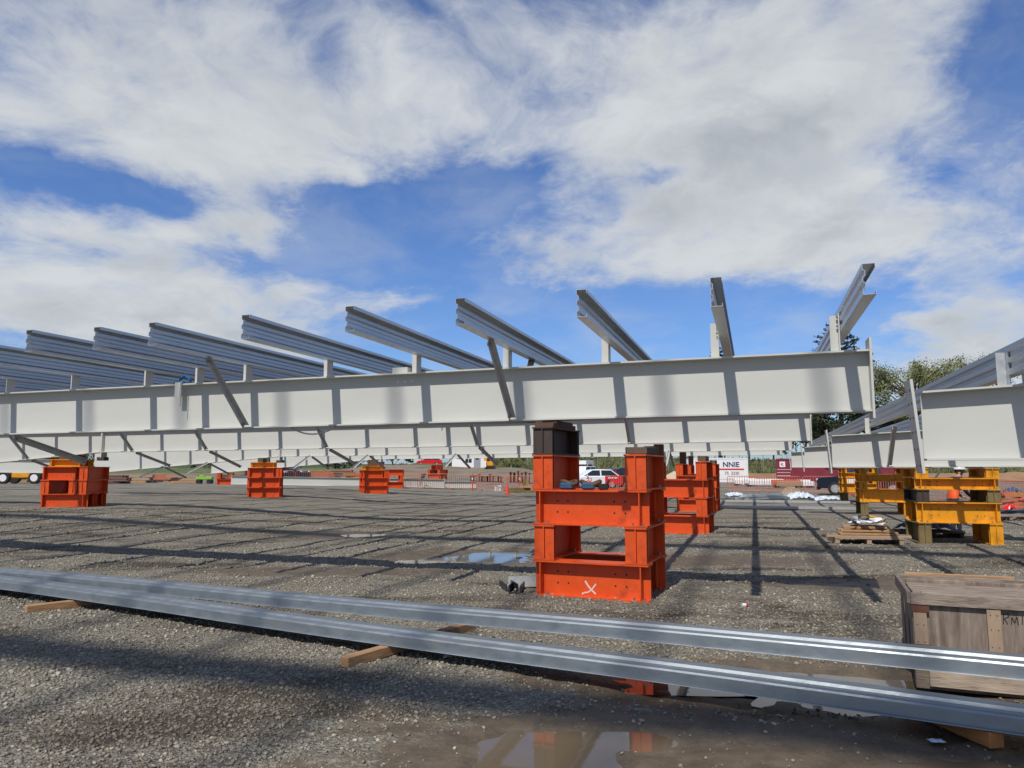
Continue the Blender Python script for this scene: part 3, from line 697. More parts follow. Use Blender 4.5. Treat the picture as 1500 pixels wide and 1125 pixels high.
# ================================================================== steel cribs
TH = 0.445
def make_ibeam_proto(L, d, b, paint, holes=True, stiff_at=0.14):
    mb = MB(); mb.prism(i_prof(d, b, 0.02, 0.014), -L / 2, L / 2, paint)
    if holes:
        for sx in (-1, 1):
            for dx in (0.30, 0.44):
                for z in (d * 0.36, d * 0.68):
                    for sy in (-1, 1):
                        mb.cyl((sx * (L / 2 - dx), sy * 0.007, z), (sx * (L / 2 - dx), sy * 0.0095, z), 0.012, M_HOLE, n=8)
    return mb, L, d, b, stiff_at
def ibeam(parent, c, rz, L, d=TH, b=0.28, paint=None, holes=True, name='beam', stiff=True, bolts=True):
    mb, L, d, b, sa = make_ibeam_proto(L, d, b, paint, holes)
    if bolts is True:
        for sx in (-1, 1):
            for dx in (0.06, 0.19):
                for sy in (-1, 1): mb.cyl((sx * (L / 2 - dx), sy * b * 0.33, 0.02), (sx * (L / 2 - dx), sy * b * 0.33, 0.05), 0.017, M_BOLT, n=6)
    o = mb.build(name, parent, loc=c, rot=(0, 0, rz))
    if stiff:
        for sx in (-1, 1):
            mb = MB()
            for sy in (-1, 1): mb.box((sx * (L / 2 - 0.10), sy * (b / 4 + 0.0015), d / 2), (0.014, b / 2 - 0.017, d - 0.042), paint)
            mb.build('stiffener', o)
    if bolts == 'parts':
        for sx in (-1, 1):
            for dx in (0.06, 0.19):
                for sy in (-1, 1):
                    p = (sx * (L / 2 - dx), sy * b * 0.33, 0.02)
                    if 'bolt' not in KIDS:
                        mb = MB(); mb.cyl((0, 0, 0), (0, 0, 0.03), 0.017, M_BOLT, n=6); KIDS['bolt'] = mb.build('bolt', o, loc=p)
                    else:
                        c = KIDS['bolt'].copy(); COL.objects.link(c); c.parent = o; c.location = p
    return o
def post_end(o, L, d, b, paint):
    # closing plates across the beam ends, set just inside the end
    for sx in (-1, 1):
        mb = MB()
        for sy in (-1, 1): mb.box((sx * (L / 2 - 0.03), sy * (b / 4 + 0.0015), d / 2), (0.012, b / 2 - 0.019, d - 0.042), paint)
        mb.build('end_plate', o)
def crib(name, loc, rz, label, group, paint, tiers, Lx=1.49, Ly=1.20, first='x', b=0.28, paints=None, heights=None, rows=(-1, 1), closed_top=False, closed_front=False, bolts=True):
    """crossed pairs of I beams, alternately along x and along y, origin at the middle of the base"""
    r = empty(name, loc, rz, label, 'steel stand', group)
    z = 0.0; ax = first
    for k in range(tiers):
        h = heights[k] if heights else TH
        p = paints[k] if paints else paint
        top = closed_top and k == tiers - 1
        if closed_front and ax == 'y': ibeam(r, (0, -(Ly / 2 - b / 2), z), 0, Lx, h - 0.003, b, p)
        if top:
            o = ibeam(r, (Lx / 2 - b / 2, 0, z), math.pi / 2, Ly, h - 0.003, b, p); post_end(o, Ly, h - 0.003, b, p)
        for s in (rows[k] if isinstance(rows, list) else rows):
            pp = p[0 if s < 0 else 1] if isinstance(p, tuple) else p
            if ax == 'x': ibeam(r, (-(b + 0.004) / 2 if top else 0, s * (Ly / 2 - b / 2), z), 0, Lx - (b + 0.004 if top else 0), h - 0.003, b, pp, bolts=bolts)
            else:
                cut = (b + 0.004) if closed_front else 0.0
                o = ibeam(r, (s * (Lx / 2 - b / 2 - 0.012 * (k % 4 == 1)), cut / 2, z), math.pi / 2, Ly - cut, h - 0.003, b, pp, holes=False, bolts=bolts)
                post_end(o, Ly - cut, h - 0.003, b, pp)
        z += h; ax = 'y' if ax == 'x' else 'x'
    return r, z
def packing(loc, rz, items, name, label, cat='packing'):
    r = empty(name, loc, rz, label, cat)
    for (nm, c, d, m, bv) in items:
        mb = MB(); mb.box(c, d, m); mb.build(nm, r, bevel=bv)
    return r
ang = R(22.5)
fl = G(781, 871); fr = G(950, 884)
mid = (fl + fr) / 2; n_ = Vector((math.sin(ang), math.cos(ang), 0))
c0 = mid + n_ * 0.60; c0.z = -0.005
st, ztop = crib('orange_stand', c0, -ang, 'big orange steel stand in the foreground with a white spray cross on its base', 'orange stands under the beams', M_OR, 4, bolts='parts')
# sprayed cross
mb = MB(); yy = -0.60 + 0.14 - 0.007 - 0.0015
def stroke(mb, pts, w, y, m, T=None):
    for (x0, z0), (x1, z1) in zip(pts[:-1], pts[1:]):
        d = Vector((x1 - x0, z1 - z0)); n = Vector((-d.y, d.x)).normalized() * w / 2
        mb.add([(x0 + n.x, y, z0 + n.y), (x1 + n.x, y, z1 + n.y), (x1 - n.x, y, z1 - n.y), (x0 - n.x, y, z0 - n.y)], [(0, 1, 2, 3)], m, T)
stroke(mb, [(-0.085, 0.20), (-0.055, 0.15), (-0.015, 0.105), (0.05, 0.045)], 0.022, yy, M_SPRAY); stroke(mb, [(0.055, 0.17), (0.0, 0.10), (-0.05, 0.062), (-0.10, 0.055), (-0.13, 0.035)], 0.018, yy - 0.001, M_SPRAY)
mb.build('sprayed_cross', st)
# left packing: dark primed short beam with timbers up to the beam
zt = ztop
r = empty('packing_beam', c0, -ang, 'rusty dark short beam with timber packers between the foreground orange stand and the nearest beam', 'packing')
o = ibeam(r, (-0.605, 0, zt), math.pi / 2, 1.2, 0.36, 0.28, M_DKSTEEL, holes=False, bolts=False); post_end(o, 1.2, 0.36, 0.28, M_DKSTEEL)
gap = (ZB + zb_off(4)) - (zt + 0.363)
mb = MB(); mb.box((-0.605, -0.05, zt + 0.363 + gap * 0.3), (0.26, 0.95, gap * 0.58), M_RUST); mb.build('packer', r)
mb = MB(); mb.box((-0.585, -0.02, zt + 0.363 + gap * 0.3 + gap * 0.3 + gap * 0.2), (0.20, 0.70, gap * 0.38), M_TDK); mb.build('packer', r)
r = empty('timber_packer', c0, -ang, 'dark timber packers on the right post of the foreground orange stand', 'packing')
mb = MB(); mb.box((0.605, -0.22, zt + 0.045), (0.27, 0.6, 0.085), M_TDK); mb.build('plank', r, bevel=0.004)
mb = MB(); mb.box((0.615, 0.34, zt + 0.06), (0.14, 0.3, 0.115), M_TOLIVE); mb.build('plank', r, bevel=0.004)
mb = MB(); mb.box((0.56, 0.36, zt + 0.05), (0.26, 0.18, 0.09), M_TDK); mb.build('plank', r, bevel=0.004)
# tool belts on the middle deck of the stand
r = empty('tool_belt', c0 + Matrix.Rotation(-ang, 3, 'Z') @ Vector((-0.18, -0.44, 3 * TH)), -ang, 'pair of brown leather and blue tool belts on the foreground orange stand', 'tool belt')
for k, (x, rr) in enumerate(((-0.12, 0.10), (0.17, 0.12))):
    mb = MB(); mb.tube([(x + rr * math.cos(a), 0.02 + 0.06 * math.sin(a), 0.085 + 0.02 * math.sin(a * 2 + k)) for a in np.linspace(0, 2 * math.pi, 18)], 0.028, M_BROWNLEA); mb.build('strap', r, smooth=True)
    mb = MB(); mb.box((x - 0.02, -0.03, 0.045), (0.17, 0.09, 0.09), M_BLUEDEN, rz=0.2 * k); mb.build('pouch', r, bevel=0.02)
mb = MB(); mb.box((0.34, 0.0, 0.04), (0.12, 0.1, 0.075), M_BLACK, rz=0.4); mb.box((0.40, -0.02, 0.09), (0.03, 0.03, 0.09), M_RUST, rz=0.4, ry=0.5); mb.build('pouch', r, bevel=0.012)

for k, (u, v, lab) in enumerate(((-1.80, 19.55, 'second orange steel stand right behind the foreground one, under the second beam'), (-2.05, 29.4, 'third orange steel stand in the right row, half hidden by the second'), (-2.5, 39.0, 'farthest orange stand of the right row, beside the white container'))):
    p = UV(u, v); p.z = gz1(p.x, p.y) - 0.01
    s_, z_ = crib('orange_stand', p, -ang, lab, 'orange stands under the beams', M_OR, 4, first='x')
    r = empty('timber_packer', (p.x, p.y, p.z), -ang, 'dark packers on top of the ' + ['second', 'third', 'farthest'][k] + ' orange stand of the right row', 'packing')
    gap = ZB + zb_off(3) - 0.01 - z_ - p.z
    mb = MB(); mb.box((-0.6, 0.3, z_ + gap / 2), (0.22, 0.26, gap), M_TDK); mb.build('block', r)
    mb = MB(); mb.box((0.6, -0.1, z_ + 0.07), (0.2, 0.6, 0.13), M_TDK); mb.build('block', r)
# left row, under the apex
for k, (px, v, lab, zz) in enumerate(((112, 19.4, 'orange steel stand at the far left topped by a yellow block', 0), (390, 29.2, 'orange steel stand with a yellow block, left of the lying white beam', 0), (548, 38.95, 'orange and amber stand under the farthest beam, middle left', 0))):
    t = t_on_line(px, U0, v); p = UV(U0 - t, v); p.z = gz1(p.x, p.y) - 0.01
    s_, z_ = crib('orange_stand', p, R([3, 14, 20][k]), lab, 'orange stands under the beams', M_OR, 3, Lx=1.5, Ly=1.5, first='x', rows=[(-1, 0, 1), (-1, 0.5, 1), (-1, 1)], closed_top=True, closed_front=(k > 0))
    r = empty('yellow_block', p, R([3, 14, 20][k]), 'yellow packing beam on top of the ' + ['far left orange stand', 'orange stand left of the lying beam', 'orange stand under the farthest beam'][k], 'packing')
    for s in (-1, 1): ibeam(r, (-0.1, s * 0.3 - 0.1, z_), 0, 1.1, 0.24, 0.26, M_YE, holes=False, bolts=False)
    gap = ZB + zb_off(t) - (p.z + z_ + 0.24)
    if gap > 0.02:
        mb = MB(); mb.box((-0.1, -0.1, z_ + 0.24 + gap / 2), (0.5, 0.7, gap - 0.004), M_TDK); mb.build('timber', r)
# separate stacks of the same stands further back
for (px, py, w, lab, tiers) in ((577, 713, 1.3, 'low orange stand beside the orange and amber stand, behind the lying beam', 3), (330, 711, 1.2, 'small orange and yellow stand right of the low crossed braces', 2), (551, 706, 1.3, 'orange stand behind the mesh barriers, left of the amber stand', 3)):
    Y = 1.35 * F_PX / (py - HOR); p = P(px, py, Y); p.z = gz1(p.x, p.y) - 0.01
    crib('orange_stand', p, R(15), lab, 'orange stands under the beams', M_OR, tiers, Lx=w, Ly=w)
p = P(641, 700, 72); p.z = gz1(p.x, p.y) - 0.02
s_, z_ = crib('orange_stand', p, R(-28), 'stepped stack of orange steel cribs standing alone beyond the barriers', 'orange stands under the beams', M_OR, 2, Lx=1.5, Ly=1.4)
mb = MB(); 
for (x, y, z) in ((-0.35, 0, z_), (0.2, 0, z_)): mb.prism(i_prof(0.44, 0.3, 0.02, 0.03, z), -0.6, 0.6, M_OR, Matrix.Translation((x, y, 0)) @ Matrix.Rotation(math.pi / 2, 4, 'Z'))
mb.build('top_beam', s_)

# yellow stands, right
YB = R(14)
def yellow(px, py, rz, label, first):
    f = G(px, py); p = f + Matrix.Rotation(rz, 3, 'Z') @ Vector((0.80, 0.55, 0)); p.z = -0.005
    pp = [(M_TOLIVE, M_YE), M_YE, (M_DKSTEEL, M_TOLIVE), M_YE, M_YE] if first else [(M_TOLIVE, M_YE), M_YE, (M_YE, M_YE), M_YE, M_YE]
    s_, z_ = crib('yellow_stand', p, rz, label, 'yellow stands under the right roof', M_YE, 5, Lx=1.62, Ly=1.1, first='y', b=0.26, paints=pp, heights=[0.44, 0.44, 0.27, 0.25, 0.21])
    return p, z_
for k, (px, py, lab) in enumerate(((1348, 796, 'nearest yellow steel stand with the worker behind it'), (1262, 754, 'middle yellow steel stand left of the nearest one'), (1235, 735, 'farthest yellow steel stand beside the dark pickup'))):
    p, z_ = yellow(px, py, -R([14, 16, 16][k]), lab, k == 0)
    r = empty('timber_packer', (p.x, p.y, 0), -R(15), 'thin dark packer on top of the ' + ['nearest', 'middle', 'farthest'][k] + ' yellow stand', 'packing')
    mb = MB(); mb.box((-0.5, 0, z_ + 0.012), (0.2, 0.5, 0.03), M_TDK); mb.build('plate', r)
    mb = MB(); mb.box((0.5, 0, z_ + 0.012), (0.2, 0.5, 0.03), M_TDK); mb.build('plate', r)

p = UV(U1 + 4.6, VR[0]); p.z = -0.005
crib('yellow_stand', p, -PHI, 'yellow steel stand under the nearest right roof beam, beyond the right edge', 'yellow stands under the right roof', M_YE, 5, Lx=1.62, Ly=1.1, first='y', b=0.26, heights=[0.44, 0.44, 0.27, 0.25, 0.26])
# ================================================================== purlins lying in the foreground
def lying_purlin(p_left, p_right, label, ext0, ext1, m):
    d = p_right - p_left; L = d.length; d.normalize()
    a = p_left - d * ext0
    T = Matrix.Translation(a) @ Matrix.Rotation(math.atan2(d.y, d.x), 4, 'Z') @ Matrix.Rotation(-math.asin(d.z), 4, 'Y')
    # section laid on its back: flat back half, shallow trough, rounded front shoulder, flanges hanging down
    out = [(-0.030, 0.0), (0.0, 0.0), (0.0, 0.094), (0.006, 0.100), (0.112, 0.100), (0.126, 0.082), (0.150, 0.080), (0.160, 0.088), (0.178, 0.088), (0.188, 0.079), (0.202, 0.079), (0.214, 0.096), (0.240, 0.096), (0.256, 0.090), (0.264, 0.078), (0.268, 0.0), (0.300, 0.0)]
    out = [(0.27 - a, z) for a, z in out]; n = len(out); inn = [(a, z - 0.005 if z > 0.02 else z + 0.005) for a, z in out]
    inn = [(a + (0.005 if i <= 3 and z > 0.0 else 0) * -1 + (0.005 if i >= n - 4 else 0), z) for i, (a, z) in enumerate(inn)]
    LL = L + ext0 + ext1; seg = 40; vs = []; mb = MB()
    for q in range(seg + 1):
        x = LL * q / seg; dy = 0.010 * math.sin(x * 0.55 + 1) + 0.003 * math.sin(x * 2.3); dz = -0.006 * math.sin(x * 0.9)
        vs += [(x, a + dy, z + dz) for a, z in out] + [(x, a + dy, z + dz) for a, z in inn]
    fs = []; M2 = 2 * n
    for q in range(seg):
        o0, o1 = q * M2, (q + 1) * M2
        for j in range(n - 1):
            fs.append((o0 + j, o1 + j, o1 + j + 1, o0 + j + 1)); fs.append((o0 + n + j, o0 + n + j + 1, o1 + n + j + 1, o1 + n + j))
        fs.append((o0, o0 + n, o1 + n, o1)); fs.append((o0 + n - 1, o1 + n - 1, o1 + M2 - 1, o0 + M2 - 1))
    for o0 in (0, seg * M2):
        for j in range(n - 1): fs.append((o0 + j, o0 + j + 1, o0 + n + j + 1, o0 + n + j))
    mb.add(vs, fs, m, T)
    return tag(mb.build('purlin'), label, 'purlin', 'purlins lying in the foreground')
zf = 0.10
M_GALVL = pmat('weathered_galvanised_steel', (0.25, 0.28, 0.30), 0.46, metal=0.6, var=0.16, vscale=5, stretch=(0.10, 3, 3), dirt=(0.22, 0.22, 0.21), dscale=2.5, dlo=0.5, dhi=0.8, bump=0.06, bscale=30)
A1 = G(0, 862, zf); B1 = G(1500, 1077, zf)
lying_purlin(A1, B1, 'front galvanised purlin lying on timber bearers across the foreground', 3.0, 2.2, M_GALVL)
A2 = G(0, 847, 0.12); B2 = G(1500, 995, 0.29)
lying_purlin(A2, B2, 'rear galvanised purlin of the foreground pair, raised in front of the crate', 3.0, 2.0, M_GALVL)
def bearer(px0, py0, px1, py1, L, label, m, w=0.09, h=0.085):
    a = G(px0, py0); b = G(px1, py1); d = (b - a); d.z = 0; d.normalize()
    mb = MB(); mb.box((L / 2, 0, h / 2 + 0.004), (L, w, h), m)
    o = mb.build('timber_bearer', bevel=0.006, loc=(a.x, a.y, 0), rot=(0, 0, math.atan2(d.y, d.x))); return tag(o, label, 'timber', 'timber bearers under the foreground purlins')
bearer(37, 899, 128, 888, 1.5, 'timber bearer poking out under the foreground purlins at the left', M_TIMB)
bearer(504, 979, 612, 947, 1.7, 'timber bearer poking out under the foreground purlins at the centre', M_TIMB)
bearer(1462, 1098, 1380, 1062, 0.75, 'orange brown timber bearer poking out at the bottom right corner', M_TIMB2, 0.10, 0.09)

p = A2.lerp(B2, 1.07); mb = MB(); mb.box((0.0, 0.16, 0.09), (0.10, 0.5, 0.18), M_TGREY); tag(mb.build('timber_block', loc=(p.x, p.y, 0), rot=(0, 0, -0.35)), 'timber block propping up the rear foreground purlin near the crate', 'timber block')
# black channel offcuts beside the stand
for k, (px, py, rz, lab) in enumerate(((757, 868, -0.15, 'dark channel offcut lying on top beside the foreground stand'), (745, 866, 0.25, 'dark channel offcut with a pale inner face, left of the foreground stand'))):
    p = G(px, py); mb = MB(); w, h = 0.16, 0.10
    mb.prism([(-w / 2, 0), (w / 2, 0), (w / 2, h), (w / 2 - 0.012, h), (w / 2 - 0.012, 0.012), (-w / 2 + 0.012, 0.012), (-w / 2 + 0.012, h), (-w / 2, h)], -0.2, 0.2, pmat('blackened_steel', (0.05, 0.055, 0.065), 0.4, metal=0.5, var=0.3))
    tag(mb.build('channel_offcut', loc=(p.x, p.y + 0.1, 0.004 + 0.0 * k), rot=(0, 0, R(90) + rz)), lab, 'steel offcut')
p = G(770, 866); mb = MB(); mb.prism([(-0.09, 0), (0.09, 0), (0.09, 0.012), (-0.078, 0.012), (-0.078, 0.14), (-0.09, 0.14)], -0.22, 0.22, M_GALV2)
tag(mb.build('angle_offcut', loc=(p.x - 0.02, p.y + 0.38, 0.01), rot=(0, 0, 0.1)), 'grey angle offcut leaning behind the dark channels', 'steel offcut')

# ================================================================== timber crate, right foreground
CR = R(-22.5)
p = G(1343, 1010); 
cr = empty('timber_crate', (p.x, p.y, 0.0), CR, 'large weathered open timber crate in the right foreground', 'crate')
CLx, CLy, CZ = 2.6, 1.02, 0.70
def cbox(name, c, d, m, bv=0.004):
    mb = MB(); mb.box(c, d, m); return mb.build(name, cr, bevel=bv)
cbox('skid', (CLx / 2, 0.06, 0.085), (CLx, 0.11, 0.15), M_TGREY); cbox('skid', (CLx / 2, CLy - 0.06, 0.085), (CLx, 0.11, 0.15), M_TGREY)
cbox('floor', (CLx / 2, CLy / 2, 0.19), (CLx - 0.03, CLy - 0.04, 0.03), M_TGREY)
cbox('front_panel', (CLx / 2, 0.045, 0.435), (CLx - 0.02, 0.022, 0.46), M_TGREYV); cbox('back_panel', (CLx / 2, CLy - 0.045, 0.435), (CLx - 0.02, 0.022, 0.46), M_TGREYV)
cbox('top_rail', (CLx / 2 + 0.02, 0.016, 0.645), (CLx + 0.05, 0.034, 0.085), M_TGREY); cbox('top_rail', (CLx / 2, CLy - 0.016, 0.650), (CLx, 0.034, 0.085), M_TGREY)
cbox('inner_rail', (CLx / 2 + 0.02, 0.085, 0.67), (CLx - 0.1, 0.055, 0.034), M_TGREY)
cbox('side_rail', (-0.012, CLy / 2 + 0.01, 0.648), (0.03, CLy - 0.06, 0.09), M_TGREY)
cbox('back_rail', (0.45, CLy + 0.02, 0.695), (0.8, 0.03, 0.03), M_TIMB)
for i in range(6):
    mb = MB(); y = 0.11 + i * 0.162; mb.box((0.012 + 0.008 * (i % 2), y, 0.40), (0.02, 0.148, 0.50), M_TGREYV, rx=(-0.05 + 0.02 * (i % 3))); mb.build('side_plank', cr, bevel=0.003)
mb = MB()
for i in range(5): mb.box((CLx / 2, 0.15 + i * 0.18, 0.625 - 0.004 * (i % 2)), (CLx - 0.10, 0.168, 0.02), M_TGREY)
mb.build('lid', cr, bevel=0.003)
for x in (0.05, 0.515, 1.10, 1.64, 2.2):
    mb = MB(); mb.box((x, 0.018, 0.405), (0.085, 0.028, 0.385), M_TPALE)
    for zz in (0.25, 0.34, 0.46, 0.56):
        for dx in (-0.022, 0.022): mb.cyl((x + dx, 0.0045, zz), (x + dx, 0.002, zz), 0.0045, M_STRAP, n=6)
    mb.build('batten', cr)
for zz in (0.575, 0.30):
    cbox('steel_strap', (0.055, 0.002, zz), (0.115, 0.006, 0.045), M_STRAP, 0)
cbox('lower_board', (CLx / 2 + 0.06, -0.012, 0.10), (CLx - 0.05, 0.028, 0.13), pmat('pale_weathered_board', (0.40, 0.32, 0.25), 0.85, var=0.35, vscale=3, stretch=(1.2, 8, 8), dirt=(0.16, 0.11, 0.08), dscale=4, dlo=0.55, dhi=0.7, bump=0.35, bscale=14))
mb = MB(); y = 0.0325
def hw(x0, z0, sc, strokes):
    for s_ in strokes: stroke(mb, [(x0 + a * sc, z0 + b * sc) for a, b in s_], 0.006, y, M_INK)
hw(0.575, 0.50, 0.075, [[(0, 0), (0.05, 1)], [(0.0, 0.9), (0.4, 1.0), (0.45, 0.7), (0.1, 0.5), (0.35, 0.0)], [(0.65, 0), (0.7, 0.7), (0.9, 0.15), (1.1, 0.75), (1.2, 0.0)], [(1.5, 0.05), (1.55, 0.9)]])
mb.build('handwriting', cr)
# ================================================================== far yard: containers, shed, vehicles, barriers
def text_mesh(txt, size, m, name, parent, loc, rot, bold=0.0, xs=1.0):
    cu = bpy.data.curves.new(name, 'FONT'); cu.body = txt; cu.size = size; cu.offset = bold; cu.extrude = 0.004
    tmp = bpy.data.objects.new(name, cu); COL.objects.link(tmp)
    dg = bpy.context.evaluated_depsgraph_get(); dg.update()
    me = bpy.data.meshes.new_from_object(tmp.evaluated_get(dg)); bpy.data.objects.remove(tmp)
    me.materials.clear(); me.materials.append(m)
    o = bpy.data.objects.new(name, me); COL.objects.link(o); o.parent = parent; o.location = loc; o.rotation_euler = rot; o.scale = (xs, 1, 1)
    return o
def corrugated(mb, L, h, z0, y, m, step=0.28, dep=0.035):
    # wall panel along x at given y with trapezoid corrugation (front face towards -y)
    xs = []; x = 0.0
    while x < L - 1e-6:
        for a, d in ((0, 0), (0.07, 0), (0.11, dep), (0.20, dep), (0.24, 0)):
            if x + a <= L: xs.append((x + a, d))
        x += step
    xs.append((L, 0)); n = len(xs)
    vs = [(a, y + d, z0) for a, d in xs] + [(a, y + d, z0 + h) for a, d in xs]
    mb.add(vs, [(i, i + 1, n + i + 1, n + i) for i in range(n - 1)], m)
def container(name, loc, rz, L, label, m, W_=2.44, H_=2.6):
    r = empty(name, loc, rz, label, 'container')
    mb = MB(); corrugated(mb, L - 0.2, H_ - 0.3, 0.16, 0.03, m)
    T = Matrix.Translation((L - 0.2, W_, 0)) @ Matrix.Rotation(math.pi, 4, 'Z'); mb2 = MB(); corrugated(mb2, L - 0.2, H_ - 0.3, 0.16, 0.03, m)
    mb.add(mb2.v, mb2.f, m, T)
    mb.build('side_wall', r, loc=(0.1, 0, 0))
    mb = MB(); mb.box((L / 2, W_ / 2, H_ - 0.05), (L - 0.1, W_ - 0.1, 0.06), m); mb.build('roof', r)
    mb = MB()
    for x in (0.06, L - 0.06):
        for y in (0.06, W_ - 0.06): mb.box((x, y, H_ / 2), (0.12, 0.12, H_ - 0.02), m)
    for y in (0.05, W_ - 0.05):
        for z in (0.08, H_ - 0.07): mb.box((L / 2, y, z), (L - 0.25, 0.09, 0.13), m)
    mb.build('frame', r)
    mb = MB(); T = Matrix.Rotation(-math.pi / 2, 4, 'Z') @ Matrix.Translation((-W_ + 0.13, 0, 0)); corrugated(mb, W_ - 0.26, H_ - 0.3, 0.16, 0.03, m, 0.4)
    o = mb.build('door', r); o.matrix_local = Matrix.Translation((0, 0, 0)) @ T
    return r
# white container with lettering
a = P(1010, 690, 84); b = P(1096, 690, 84); a.z = b.z = gz1(b.x, b.y) - 0.02
wc = container('white_container', a, 0, (b - a).length, 'white shipping container with navy lettering behind the orange stands', M_SHED, H_=2.75)
L = (b - a).length
mb = MB(); mb.box((L / 2, 0.018, 1.45), (L - 0.35, 0.012, 2.2), M_SHED); mb.build('sign_panel', wc)
text_mesh('NNIE', 0.80, M_NAVY, 'lettering', wc, (L - 2.86, 0.004, 1.72), (math.pi / 2, 0, 0), 0.02, 1.02)
mb = MB(); mb.box((L - 2.2, 0.006, 1.46), (3.5, 0.01, 0.17), M_CRED); mb.build('red_stripe', wc)
M_GREYL = pmat('grey_letter', (0.16, 0.15, 0.17), 0.6)
text_mesh('75', 0.46, M_GREYL, 'lettering', wc, (L - 2.65, 0.004, 0.86), (math.pi / 2, 0, 0), 0.008, 1.0); text_mesh('3330', 0.46, M_GREYL, 'lettering', wc, (L - 1.95, 0.004, 0.86), (math.pi / 2, 0, 0), 0.008, 1.0)
# maroon container
a = P(1137, 700, 86); b = P(1290, 700, 80); a.z = gz1(a.x, a.y)
mc = container('maroon_container', a, math.atan2(b.y - a.y, b.x - a.x), 12.2, 'maroon shipping container behind the dark pickup', M_MAROON, H_=2.6)
mb = MB(); mb.box((0.75, 0.012, 1.95), (0.62, 0.012, 0.62), M_SHED); mb.build('logo_plate', mc)
mb = MB(); stroke(mb, [(0.62, 1.78), (0.62, 2.12)], 0.08, 0.003, M_MAROON); stroke(mb, [(0.66, 1.93), (0.86, 2.13)], 0.07, 0.002, M_MAROON); stroke(mb, [(0.68, 1.95), (0.9, 1.77)], 0.07, 0.001, M_MAROON); mb.build('logo', mc)
mb = MB()
for z in (1.35, 1.0, 0.65): mb.box((0.85, 0.014, z), (1.5, 0.01, 0.10), pmat('pale_pink_stripe', (0.55, 0.33, 0.36), 0.6))
mb.build('stripes', mc)
text_mesh('NA', 1.1, pmat('black_letter', (0.02, 0.012, 0.016), 0.6), 'lettering', mc, (5.3, 0.018, 1.4), (math.pi / 2, 0, 0), 0.03, 1.5)

# white site shed with a yellow generator on the dirt bank
a = P(662, 684, 90); b = P(709, 684, 90); a.z = b.z = gz1(a.x, a.y) - 0.62
sh = empty('site_shed', a, 0, 'white portable site office on the dirt bank', 'site office'); L = (b - a).length
mb = MB(); mb.box((L / 2, 1.2, 1.35), (L, 2.4, 2.5), M_SHED); mb.build('wall', sh)
mb = MB(); mb.box((L / 2, 1.2, 2.64), (L + 0.15, 2.55, 0.07), M_PLASTW); mb.build('roof', sh)
for x, w in ((0.80, 0.45), (2.0, 0.75)):
    mb = MB(); mb.box((x, -0.012, 1.55 if w > 0.6 else 1.75), (w, 0.02, 0.95 if w > 0.6 else 0.45), M_GLASS); o = mb.build('window', sh)
    mb = MB(); mb.box((x, -0.026, 1.55 if w > 0.6 else 1.75), (0.05, 0.006, 0.97 if w > 0.6 else 0.46), M_SHED); mb.box((x, -0.03, 1.55 if w > 0.6 else 1.75), (w, 0.006, 0.05), M_SHED); mb.build('frame', o)
mb = MB(); mb.box((3.05, -0.012, 1.15), (0.80, 0.02, 2.05), pmat('grey_door', (0.28, 0.31, 0.35), 0.5)); o = mb.build('door', sh)
mb = MB(); mb.box((3.05, -0.026, 1.65), (0.35, 0.006, 0.45), M_GLASS); mb.build('pane', o)
g = P(716, 684, 88); g.z = gz1(g.x, g.y)
ge = empty('generator', g, 0, 'yellow generator box beside the white site office', 'generator')
mb = MB(); mb.box((0, 0.5, 0.9), (1.05, 1.0, 1.1), M_YE); mb.build('housing', ge, bevel=0.05)
mb = MB(); mb.box((0.1, 0.5, 0.2), (1.1, 0.9, 0.36), M_BLACK); mb.build('base', ge)
mb = MB(); mb.box((-0.05, -0.012, 1.1), (0.4, 0.015, 0.35), M_BLACK); mb.build('vent', ge)
mb = MB(); mb.box((-0.45, -0.1, 0.55), (0.32, 0.3, 0.75), M_SHED); tag(mb.build('water_tank', loc=g, bevel=0.03), 'small white box in front of the yellow generator', 'box')

